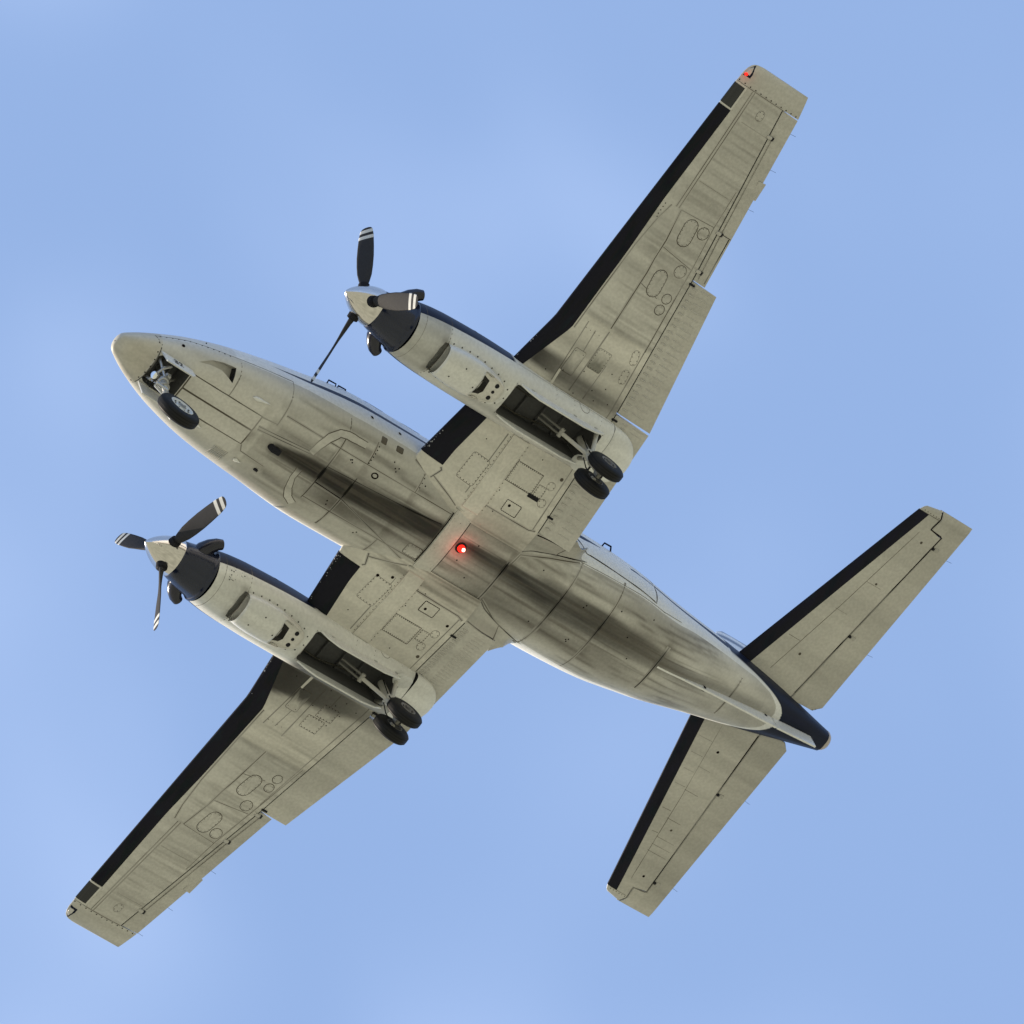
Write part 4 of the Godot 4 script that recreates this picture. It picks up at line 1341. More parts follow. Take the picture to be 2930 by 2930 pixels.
# ---- engine nacelles ---------------------------------------------------------------------------------
func nacelle(s: float) -> void:
	var port := s < 0.0
	var c := Vector3(s * NX, 0, 0)
	var ch := Chart.new(func(q: Vector2) -> Vector3: return c + nac_low(q.x, q.y), Vector3(0, -1, 0))
	var us := []
	for g in [-1.0, 1.0]:
		var h := span(0.62, 1.0, 12)
		h.append_array(span(0.45005, 0.6, 8)); h.append_array(span(0.315, 0.44995, 8)); h.append_array(span(0.0, 0.3, 12))
		for k in h: us.append(k * g)
	us.sort()
	var uu := []
	for k in us:
		if uu.is_empty() or k - uu[uu.size() - 1] > 1e-6: uu.append(k)
	var vs := [2.955, 2.965, 2.985]
	vs.append_array(span(3.02, 6.135, 72))
	var well := PackedVector2Array([Vector2(-0.24, 4.545), Vector2(0.24, 4.545), Vector2(0.285, 4.57), Vector2(0.298, 4.61), Vector2(0.298, 5.93), Vector2(0.26, 5.985), Vector2(-0.26, 5.985), Vector2(-0.298, 5.93), Vector2(-0.298, 4.61), Vector2(-0.285, 4.57)])
	var mouth := PackedVector2Array([Vector2(-0.268, 3.46), Vector2(-0.255, 3.395), Vector2(-0.14, 3.365), Vector2(0.14, 3.365), Vector2(0.255, 3.395), Vector2(0.268, 3.46), Vector2(0.262, 3.76), Vector2(-0.262, 3.76)])
	var S := func(u: float, v: float) -> Vector3: return c + nac(u, v)
	var colf := func(u: float, z: float, p: Vector3) -> Color:
		if absf(u) > 0.45: return NAVY if z < 4.46 else COWL
		var b := COWL
		var st := nz.get_noise_3d(p.x * 60, p.y * 60, z * 8)
		b = b.lerp(GRIME, 0.5 * (1.0 - smoothstep(0.0, 0.1, absf(z - 3.40))) * (1.0 - smoothstep(0.2, 0.3, absf(p.x - c.x))) * (0.8 + st))
		if z < 3.44: b = b.lerp(GRIME, (0.30 if port else 0.10) + 0.25 * st)
		if not port and p.x > c.x: b = b.lerp(SOOT, clampf(smoothstep(4.45, 4.7, z) * (0.78 + 0.5 * st), 0, 0.9))
		if port and p.x > c.x: b = b.lerp(SOOT, clampf(smoothstep(3.6, 4.8, z) * (0.30 + 0.4 * st), 0, 0.7))
		return dirty(b, p, 0.8)
	var mb := MB.new()
	skin(mb, S, uu, vs, colf, func(p: Vector3) -> Vector3: return Vector3(p.x - c.x, p.y + 0.42, 0), [well, mouth])
	var n := add("engine_nacelle", mb, M.paint, plane)

	# wheel well: dark box up into the wing with frames and pipes
	mb = MB.new()
	var x := 0.239
	var bot := func(px: float, z: float) -> float: return nac_low(clampf(px, -0.236, 0.236), z).y + 0.012
	for k in 12:
		var z0 := lerpf(4.56, 5.985, k / 12.0)
		var z1 := lerpf(4.56, 5.985, (k + 1) / 12.0)
		for g in [-1.0, 1.0]:
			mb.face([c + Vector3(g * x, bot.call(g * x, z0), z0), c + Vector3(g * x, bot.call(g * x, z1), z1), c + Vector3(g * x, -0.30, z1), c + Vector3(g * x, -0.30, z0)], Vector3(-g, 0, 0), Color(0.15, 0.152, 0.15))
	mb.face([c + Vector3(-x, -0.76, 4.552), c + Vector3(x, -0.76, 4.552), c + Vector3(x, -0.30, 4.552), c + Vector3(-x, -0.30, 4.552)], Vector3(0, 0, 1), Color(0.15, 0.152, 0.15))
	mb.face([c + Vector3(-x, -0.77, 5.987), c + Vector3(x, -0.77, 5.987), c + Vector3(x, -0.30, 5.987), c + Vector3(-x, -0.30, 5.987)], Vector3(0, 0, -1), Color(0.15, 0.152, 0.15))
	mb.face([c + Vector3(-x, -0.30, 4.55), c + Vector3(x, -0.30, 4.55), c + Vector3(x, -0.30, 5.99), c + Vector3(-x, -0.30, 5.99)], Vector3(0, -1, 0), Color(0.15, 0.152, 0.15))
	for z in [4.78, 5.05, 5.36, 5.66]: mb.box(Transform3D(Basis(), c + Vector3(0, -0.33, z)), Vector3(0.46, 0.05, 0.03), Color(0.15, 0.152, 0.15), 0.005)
	for q in [[-0.15, 0.014], [-0.11, 0.009], [0.17, 0.012]]:
		mb.tube([c + Vector3(q[0], -0.40, 4.56), c + Vector3(q[0] + 0.03, -0.42, 5.0), c + Vector3(q[0] - 0.02, -0.39, 5.5), c + Vector3(q[0], -0.41, 5.98)], [q[1]], 7, Color(0.09, 0.085, 0.07), false)
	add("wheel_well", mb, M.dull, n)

	# the dark front cowl, its rolled lip and the exhaust stubs
	mb = MB.new()
	var a0 := Vector3(s * NX, -0.325, 2.535)
	var ax := (Vector3(s * NX, -0.392, 2.955) - a0).normalized()
	mb.lathe(a0, ax, [Vector2(-0.004, 0.20), Vector2(0.0, 0.247), Vector2(0.06, 0.262), Vector2(0.2, 0.298), Vector2(0.34, 0.318), Vector2(0.395, 0.326), Vector2(0.41, 0.340), Vector2(0.425, 0.352), Vector2(0.44, 0.356), Vector2(0.455, 0.350), Vector2(0.46, 0.30)], 56, func(_a, _b): return NAVY)
	add("front_cowl", mb, M.gloss, n)
	for g in [-1.0, 1.0]:
		mb = MB.new()
		var o := Vector3(s * NX, 0, 0)
		var pth := [o + Vector3(g * 0.20, -0.36, 2.765), o + Vector3(g * 0.29, -0.35, 2.785), o + Vector3(g * 0.365, -0.34, 2.83), o + Vector3(g * 0.425, -0.335, 2.89), o + Vector3(g * 0.455, -0.33, 2.955)]
		mb.tube(pth, [0.125, 0.112, 0.094, 0.078, 0.066], 20, Color(0.014, 0.013, 0.024), false, 1.0)
		mb.tube([pth[4], pth[3], pth[2]], [0.060, 0.066, 0.075], 20, DARK, false)
		add("exhaust_stack", mb, M.gloss, n)

	# oil cooler and air intake scoop under the cowl
	mb = MB.new()
	var hw := func(z: float) -> float: return lerp_at([3.45, 3.52, 3.7, 3.95, 4.15, 4.3, 4.40, 4.45, 4.47], [0.205, 0.222, 0.24, 0.24, 0.215, 0.18, 0.13, 0.07, 0.01], z)
	var dp := func(z: float) -> float: return lerp_at([3.45, 3.47, 3.52, 3.7, 4.02, 4.04, 4.25, 4.4, 4.47], [0.128, 0.148, 0.156, 0.158, 0.150, 0.10, 0.075, 0.05, 0.0], z)
	var sc := func(t: float, z: float) -> Vector3:   # t -1..1 across
		var w: float = hw.call(z)
		var d: float = dp.call(z)
		var ridge := lerp_at([3.45, 4.02, 4.15, 4.3, 4.42, 4.46], [0.0, 0.15, 0.132, 0.095, 0.045, 0.0], z) if z > 4.02 else 0.0
		d = lerpf(d, maxf(d, ridge), smoothstep(0.46, 0.60, absf(t)))
		var th := t * PI / 2
		var xx := w * signf(t) * pow(absf(sin(th)), 0.75)
		var base := nac_low(clampf(xx, -0.36, 0.36), z)
		return c + base + Vector3(0, -d * pow(maxf(cos(th), 0.0), 0.36) + 0.004, 0)
	var zs := [3.45, 3.455, 3.465, 3.48, 3.50]
	zs.append_array(span(3.54, 4.02, 14)); zs.append_array([4.03, 4.04, 4.06]); zs.append_array(span(4.1, 4.4, 9)); zs.append_array([4.42, 4.44, 4.455, 4.468])
	skin(mb, sc, span(-1, 1, 36), zs, func(_u, z, p):
		return dirty(COWL.lerp(Color(0.52, 0.46, 0.37), 0.35 * smoothstep(4.0, 4.1, z)), p, 0.8), func(p: Vector3) -> Vector3: return Vector3((p.x - c.x), p.y + 0.62, -0.02 if p.z < 3.47 else 0.01))
	# inside of the mouth
	var inside := func(t: float, z: float) -> Vector3:
		var p: Vector3 = sc.call(t * 0.94, 3.46) - c
		var q := Vector3(p.x * 0.92, p.y + 0.018, lerpf(3.452, 3.85, z))
		q.y += 0.03 * z
		return c + q
	skin(mb, inside, span(-1, 1, 24), [0.0, 0.1, 0.3, 0.6, 1.0], func(_u, _v, _p): return COWL * 0.75, func(p: Vector3) -> Vector3: return Vector3(c.x - p.x, -0.6 - p.y, 0))
	var sp := add("intake_scoop", mb, M.gloss, n)
	mb = MB.new()
	mb.face([c + Vector3(-0.19, -0.86, 3.8), c + Vector3(0.19, -0.86, 3.8), c + Vector3(0.19, -0.74, 3.8), c + Vector3(-0.19, -0.74, 3.8)], Vector3(0, 0, -1), COWL * 0.75)
	add("scoop_screen", mb, M.dull, sp)
	# duct behind the mouth: the cowl skin ends and a dark throat leads inside
	mb = MB.new()
	var rim := []
	for q in mouth: rim.append(c + nac(q.x, q.y))
	for k in rim.size():
		var a: Vector3 = rim[k]
		var b: Vector3 = rim[(k + 1) % rim.size()]
		mb.face([a, b, Vector3(b.x, -0.58, b.z), Vector3(a.x, -0.58, a.z)], c + Vector3(0, -0.65, 3.46) - a, COWL * 0.75)
	mb.face([c + Vector3(-0.25, -0.585, 3.33), c + Vector3(0.25, -0.585, 3.33), c + Vector3(0.25, -0.585, 3.8), c + Vector3(-0.25, -0.585, 3.8)], Vector3(0, -1, 0), COWL * 0.75)
	add("intake_throat", mb, M.dull, n)
	# flange with its screws round the scoop
	mb = MB.new()
	var fl := []
	for q in [[0.235, 3.47], [0.262, 3.7], [0.265, 3.95], [0.24, 4.15], [0.205, 4.32], [0.165, 4.43], [0.10, 4.50], [0.0, 4.525]]: fl.append(Vector2(q[0], q[1]))
	var fl2 := fl.duplicate()
	for k in range(fl.size() - 2, -1, -1): fl2.append(Vector2(-fl[k].x, fl[k].y))
	plate(mb, ch, fl2, 0.004, func(p): return dirty(COWL * 0.97, p), 0.006)
	add("scoop_flange", mb, M.paint, sp)
	var riv := MB.new()
	dots(riv, ch, along(grow(fl2, -0.014), 0.125, false), 0.012, SOOT, 0.008)
	var sch := Chart.new(func(q: Vector2) -> Vector3: return sc.call(q.x, q.y), Vector3(0, -1, 0))
	dots(riv, sch, [Vector2(-0.2, 3.75), Vector2(0.2, 3.62), Vector2(0.1, 3.98)], 0.011, SOOT, 0.006)
	add("screw_heads", riv, M.dirt, n)
	mark_stuff(n.get_node("screw_heads"))
	mb = MB.new()
	plate(mb, sch, [Vector2(-0.34, 4.045), Vector2(0.34, 4.045), Vector2(0.24, 4.14), Vector2(0.1, 4.17), Vector2(-0.25, 4.15)], 0.004, func(p): return dirty(Color(0.022, 0.021, 0.02), p, 1.5), 0.002, 0.001)
	add("cooler_outlet", mb, M.dull, sp)
	for k in 5:
		mb = MB.new()
		var l := sch.p(Vector2(-0.28, 4.06 + 0.018 * k))
		var r := sch.p(Vector2(0.28, 4.06 + 0.018 * k))
		mb.tube([l + Vector3(0, -0.008, 0), (l + r) / 2 + Vector3(0, -0.009, 0), r + Vector3(0, -0.008, 0)], [0.004], 5, Color(0.07, 0.065, 0.06))
		add("outlet_slat", mb, M.dull, sp)
	for q in [[-0.26, 4.295, 0.03], [0.0, 4.295, 0.022], [0.26, 4.295, 0.03]]:
		mb = MB.new()
		var p := sch.p(Vector2(q[0], q[1]))
		mb.tube([p + Vector3(0, 0.03, 0), p + Vector3(0, -0.006, 0)], [q[2]], 16, DARK)
		add("drain_hole", mb, M.dull, sp)
	# cowl joints, paint chips
	var seams := MB.new()
	var nch := Chart.new(func(q: Vector2) -> Vector3: return c + nac(q.x, q.y), Vector3(0, -1, 0))
	for e in [[3.44, -0.74, 0.74, 0.010], [3.06, -0.74, 0.74, 0.007]]:
		var pts := []
		for k in 33: pts.append(Vector2(lerpf(e[1], e[2], k / 32.0), e[0]))
		for half in 2:
			var seg := pts.slice(half * 16, half * 16 + 17)
			var cc := Chart.new(func(q: Vector2) -> Vector3: return c + nac(q.x, q.y), Vector3(-1 if half == 0 else 1, -0.6, 0))
			ribbon(seams, cc, seg, e[3], GRIME, 0.001, false, 0.05)
	for g in [-1.0, 1.0]:
		var cc := Chart.new(func(q: Vector2) -> Vector3: return c + nac(q.x, q.y), Vector3(g, -0.5, 0))
		ribbon(seams, cc, [Vector2(g * 0.45, 4.5), Vector2(g * 0.44, 5.2), Vector2(g * 0.42, 6.1)], 0.006, GRIME)
		ribbon(seams, cc, disc(Vector2(g * 0.42, 5.62), 0.05, 12, 1.6), 0.007, GRIME, 0.001, true)
		for z in [5.15, 5.45, 5.9]: ribbon(seams, cc, [Vector2(g * 0.34, z), Vector2(g * 0.5, z)], 0.006, GRIME)
		dots(seams, cc, [Vector2(g * 0.66, 3.9)], 0.03, SOOT, 0.002)
	add("cowl_seams", seams, M.dirt, n)
	mark_stuff(n.get_node("cowl_seams"))
	# chipped paint specks on the starboard cowl
	if not port:
		var spk := MB.new()
		var cc := Chart.new(func(q: Vector2) -> Vector3: return c + nac(q.x, q.y), Vector3(-1, -0.8, 0))
		for k in 26: dots(spk, cc, [Vector2(-0.50 + 0.22 * rng.randf(), 3.12 + 0.3 * rng.randf() * rng.randf())], 0.004 + 0.008 * rng.randf() * rng.randf(), SOOT, 0.0015)
		add("paint_chips", spk, M.dirt, n)
		mark_stuff(n.get_node("paint_chips"))

	# gear doors hanging from both edges of the well
	for g in [-1.0, 1.0]:
		mb = MB.new()
		var xs: float = g * 0.246
		var outl := [[4.60, 0.0], [4.70, 0.10], [4.85, 0.165], [5.6, 0.165], [5.85, 0.10], [6.0, 0.0]]
		var cc := MB.new()
		for side in [-1.0, 1.0]:
			var xo: float = xs + side * 0.010
			for k in outl.size() - 1:
				var z0: float = outl[k][0]
				var z1: float = outl[k + 1][0]
				var y0: float = nac_low(0.236, z0).y - 0.002
				var y1: float = nac_low(0.236, z1).y - 0.002
				var flare: float = -0.03 * g
				var col: Color = WHITE
				mb.face([c + Vector3(xo, y0 + 0.03, z0), c + Vector3(xo, y1 + 0.03, z1), c + Vector3(xo + flare * outl[k + 1][1], y1 - outl[k + 1][1], z1), c + Vector3(xo + flare * outl[k][1], y0 - outl[k][1], z0)], Vector3(side, 0, 0), col)
				if side > 0:
					var e := Vector3(0.020, 0, 0)
					var pa := c + Vector3(xs - 0.010 + flare * outl[k][1], y0 - outl[k][1], z0)
					var pb := c + Vector3(xs - 0.010 + flare * outl[k + 1][1], y1 - outl[k + 1][1], z1)
					mb.face([pa, pb, pb + e, pa + e], Vector3(0, -1, 0), COWL)
		add("gear_door", mb, M.paint, n)
		for z in [4.8, 5.5, 5.85]:
			mb = MB.new()
			mb.box(Transform3D(Basis(), c + Vector3(g * 0.252, nac_low(0.236, z).y + 0.004, z)), Vector3(0.03, 0.02, 0.05), COWL * 0.7, 0.004)
			add("door_hinge", mb, M.paint, n)

	# rounded fairing over the flap behind the nacelle
	mb = MB.new()
	var FS := func(t: float, v: float) -> Vector3:
		var z := lerpf(6.15, 6.66, v)
		var w := 0.365 * pow(maxf(1.0 - pow(v, 2.6), 0.0), 0.5)
		var th := t * PI / 2
		var base := wing_low(c.x + w * sin(th), z).y
		var d := lerpf(0.155, 0.035, pow(v, 1.3))
		return Vector3(c.x + w * signf(t) * pow(absf(sin(th)), 0.8), base + 0.012 - d * pow(maxf(cos(th), 0.0), 0.45) * pow(maxf(1.0 - pow(v, 6.0), 0.0), 0.5), z)
	skin(mb, FS, span(-1, 1, 30), [0.0, 0.03, 0.1, 0.2, 0.3, 0.4, 0.5, 0.6, 0.7, 0.8, 0.87, 0.93, 0.97, 0.99, 1.0], func(_u, _v, p): return dirty(COWL * 0.98, p), func(p: Vector3) -> Vector3: return Vector3((p.x - c.x) * 0.6, -0.3, 0.05))
	var fr := []
	for t in span(-1, 1, 20): fr.append(FS.call(t, 0.0))
	for k in range(1, fr.size() - 1): mb.face([fr[0], fr[k], fr[k + 1]], Vector3(0, 0, -1), DARK)
	add("flap_fairing", mb, M.paint, n)
	mb = MB.new()
	var rr := []
	for u in uu: if absf(u) < 0.8: rr.append(S.call(u, 6.14))
	for k in range(1, rr.size() - 1): mb.face([rr[0], rr[k], rr[k + 1]], Vector3(0, 0, 1), DARK)
	add("nacelle_bulkhead", mb, M.dull, n)

# ---- propellers --------------------------------------------------------------------------------------
func propeller(s: float) -> void:
	var hub := Vector3(s * NX, -0.318, 2.36)
	var root := Node3D.new()
	root.name = "propeller"
	root.position = hub
	plane.add_child(root, true)
	var mb := MB.new()
	var prof := []
	for k in 25:
		var t := k / 24.0
		prof.append(Vector2(-0.29 + 0.46 * t, maxf(0.252 * pow(1.0 - pow(1.0 - t, 1.75), 0.78), 0.0015)))
	prof.append(Vector2(0.175, 0.24))
	mb.lathe(Vector3.ZERO, Vector3(0, 0, 1), prof, 56, func(_a, _b): return Color(0.62, 0.59, 0.55))
	add("spinner", mb, M.chrome, root)
	for deg in ([118.0, -11.0, -122.0] if s < 0 else [66.0, -60.0, -160.0]):
		mb = MB.new()
		var th := deg_to_rad(deg)
		var rad := Vector3(cos(th), sin(th), 0)
		var tan := Vector3(-sin(th), cos(th), 0)
		var rows := []
		var rs := [0.17, 0.24, 0.32, 0.42, 0.55, 0.70, 0.85, 0.98, 0.985, 1.03, 1.035, 1.075, 1.08, 1.125, 1.13, 1.155, 1.165]
		for r in rs:
			var chd := lerp_at([0.17, 0.24, 0.32, 0.45, 0.7, 0.9, 1.05, 1.13, 1.155, 1.166], [0.085, 0.09, 0.135, 0.195, 0.225, 0.22, 0.20, 0.165, 0.12, 0.05], r)
			var thk := chd * lerp_at([0.17, 0.24, 0.34, 0.6, 1.16], [0.95, 0.85, 0.30, 0.12, 0.06], r)
			var pitch := deg_to_rad(lerp_at([0.17, 0.4, 0.7, 1.16], [50.0, 40.0, 27.0, 18.0], r))
			var cd := tan * cos(pitch) + Vector3(0, 0, 1) * sin(pitch)   # along the chord
			var nn := cd.cross(rad).normalized()
			var row := []
			var col := Color(0.042, 0.042, 0.044)
			if (r > 0.982 and r < 1.033) or (r > 1.077 and r < 1.128): col = Color(0.62, 0.62, 0.60)
			for j in 14:
				var a := TAU * j / 14
				var px := cos(a) * chd * 0.5
				var py := sin(a) * thk * 0.5 * (1.0 if r < 0.28 else sqrt(maxf(0.1, 1.0 - 0.5 * cos(a))))
				row.append(mb.vert(rad * r + cd * px + nn * py, (cd * cos(a) * thk + nn * sin(a) * chd).normalized(), col))
			rows.append(row)
		for k in rows.size() - 1:
			for j in 14: mb.quad(rows[k][j], rows[k][(j + 1) % 14], rows[k + 1][(j + 1) % 14], rows[k + 1][j])
		var b := add("propeller_blade", mb, M.dull, root)
		mb = MB.new()
		mb.tube([rad * 0.16 + Vector3(0, 0, 0.0), rad * 0.253, rad * 0.262], [0.075, 0.072, 0.05], 18, DARK)
		add("blade_cuff", mb, M.dull, b)

# ---- landing gear --------------------------------------------------------------------------------------
func wheel(parent: Node, at: Vector3, r: float, w: float, rim_r: float, rim_col: Color) -> void:
	var mb := MB.new()
	var prof := []
	for k in 19:
		var a := lerpf(-PI * 0.5, PI * 0.5, k / 18.0)
		var q := signf(sin(a)) * pow(absf(sin(a)), 0.72)
		prof.append(Vector2(q * w * 0.5, lerpf(rim_r, r, pow(maxf(cos(a), 0.0), 0.55))))
	mb.lathe(at, Vector3(1, 0, 0), prof, 40, func(_a, rr): return Color(0.020, 0.020, 0.022) if rr > rim_r * 1.3 else Color(0.025, 0.025, 0.027))
	var grooves := MB.new()
	var t := add("tire", mb, M.rubber, parent)
	for g in [-0.22, 0.0, 0.22]:
		grooves.lathe(at, Vector3(1, 0, 0), [Vector2(g * w - 0.004, r * 0.985), Vector2(g * w - 0.003, r * 1.002 - absf(g) * 0.04 * r), Vector2(g * w + 0.003, r * 1.002 - absf(g) * 0.04 * r), Vector2(g * w + 0.004, r * 0.985)], 40, func(_a, _b): return Color(0.008, 0.008, 0.008))
	add("tread_groove", grooves, M.rubber, t)
	for g in [-1.0, 1.0]:
		mb = MB.new()
		var e := w * 0.5
		mb.lathe(at, Vector3(g, 0, 0), [Vector2(e * 0.6, rim_r * 1.02), Vector2(e * 1.02, rim_r * 1.02), Vector2(e * 1.03, rim_r * 0.93), Vector2(e * 0.80, rim_r * 0.86), Vector2(e * 0.74, rim_r * 0.5), Vector2(e * 0.84, rim_r * 0.42), Vector2(e * 1.05, rim_r * 0.34), Vector2(e * 1.08, rim_r * 0.2), Vector2(e * 1.08, 0.001)], 28, func(d, rr): return rim_col if rr > rim_r * 0.36 else rim_col * 0.35)
		for k in 8:
			var a := TAU * k / 8
			var o := at + Vector3(g * e * 0.80, cos(a) * rim_r * 0.66, sin(a) * rim_r * 0.66)
			mb.tube([o, o + Vector3(g * 0.012, 0, 0)], [rim_r * 0.085], 6, rim_col * 0.25)
		add("wheel_rim", mb, M.paint, parent)

func main_gear(s: float) -> void:
	var g := Node3D.new()
	g.name = "main_landing_gear"
	g.position = Vector3(s * NX, -1.625, 5.745)
	plane.add_child(g, true)
	for q in [-1.0, 1.0]: wheel(g, Vector3(q * 0.137, 0, 0), 0.25, 0.155, 0.108, Color(0.22, 0.21, 0.19))
	var pale := Color(0.50, 0.49, 0.45)
	var mb := MB.new()
	mb.tube([Vector3(-0.15, 0, 0), Vector3(0.15, 0, 0)], [0.032], 12, pale * 0.6)
	mb.lathe(Vector3(0, -0.03, 0), Vector3(0, 1, 0), [Vector2(0, 0.045), Vector2(0.09, 0.05), Vector2(0.10, 0.04)], 14, func(_a, _b): return pale * 0.7)
	add("axle", mb, M.paint, g)
	mb = MB.new()
	mb.tube([Vector3(0, 0.02, 0), Vector3(0, 0.36, 0.04)], [0.033], 14, Color(0.75, 0.75, 0.75))
	add("oleo_piston", mb, M.steel, g)
	mb = MB.new()
	mb.tube([Vector3(0, 0.35, 0.038), Vector3(0, 0.39, 0.043), Vector3(0, 1.0, 0.11)], [0.058, 0.05, 0.048], 14, pale)
	mb.box(Transform3D(Basis(), Vector3(0, 0.56, 0.06)), Vector3(0.14, 0.07, 0.10), pale, 0.015)
	add("shock_strut", mb, M.paint, g)
	for q in [-1.0, 1.0]:
		mb = MB.new()
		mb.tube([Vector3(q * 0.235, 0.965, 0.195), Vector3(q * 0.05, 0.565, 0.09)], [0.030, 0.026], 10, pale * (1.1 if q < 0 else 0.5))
		add("strut_brace", mb, M.paint, g)
	# drag brace: a twin tube, a collar and a rod down to the strut
	mb = MB.new()
	for q in [-1.0, 1.0]: mb.tube([Vector3(q * 0.032, 0.995, -0.575), Vector3(q * 0.032, 0.805, -0.295)], [0.016], 9, pale * 0.32)
	mb.tube([Vector3(-0.06, 0.805, -0.295), Vector3(0.06, 0.805, -0.295)], [0.03], 10, pale * 0.7)
	mb.tube([Vector3(0, 0.815, -0.305), Vector3(0, 0.535, 0.045)], [0.026], 10, pale)
	add("drag_brace", mb, M.paint, g)
	# torsion links behind the strut, brake lines, ties
	mb = MB.new()
	for q in [-1.0, 1.0]:
		mb.tube([Vector3(q * 0.045, 0.37, 0.05), Vector3(q * 0.02, 0.20, 0.17)], [0.017], 8, pale * 0.8)
		mb.tube([Vector3(q * 0.02, 0.20, 0.17), Vector3(q * 0.045, 0.04, 0.03)], [0.017], 8, pale * 0.8)
	add("torque_link", mb, M.paint, g)
	for q in [-1.0, 1.0]:
		mb = MB.new()
		mb.lathe(Vector3(q * 0.045, 0, 0), Vector3(q, 0, 0), [Vector2(-0.01, 0.03), Vector2(-0.008, 0.085), Vector2(0.03, 0.085), Vector2(0.035, 0.05)], 18, func(_a, _b): return Color(0.09, 0.09, 0.09))
		mb.box(Transform3D(Basis(), Vector3(q * 0.065, -0.05, -0.06)), Vector3(0.055, 0.06, 0.07), pale * 0.8, 0.012)
		mb.tube([Vector3(q * 0.065, -0.02, -0.05), Vector3(q * 0.08, 0.3, -0.02), Vector3(q * 0.05, 0.6, 0.03), Vector3(q * 0.07, 0.93, 0.06)], [0.008], 6, DARK, false)
		add("wheel_brake", mb, M.dull, g)
	# small round cover plate by the inboard edge of the well
	mb = MB.new()
	var o := rrect(Vector2.ZERO, Vector2(0.10, 0.135), 0.095)
	var pl := Chart.new(func(q: Vector2) -> Vector3: return Vector3(-s * 0.225 + q.x, 0.825 + 0.25 * q.x * s, 0.215 + q.y), Vector3(0, -1, 0))
	plate(mb, pl, o, 0.02, func(p): return dirty(COWL * 0.85, p + g.position), 0.008)
	add("cover_plate", mb, M.paint, g)

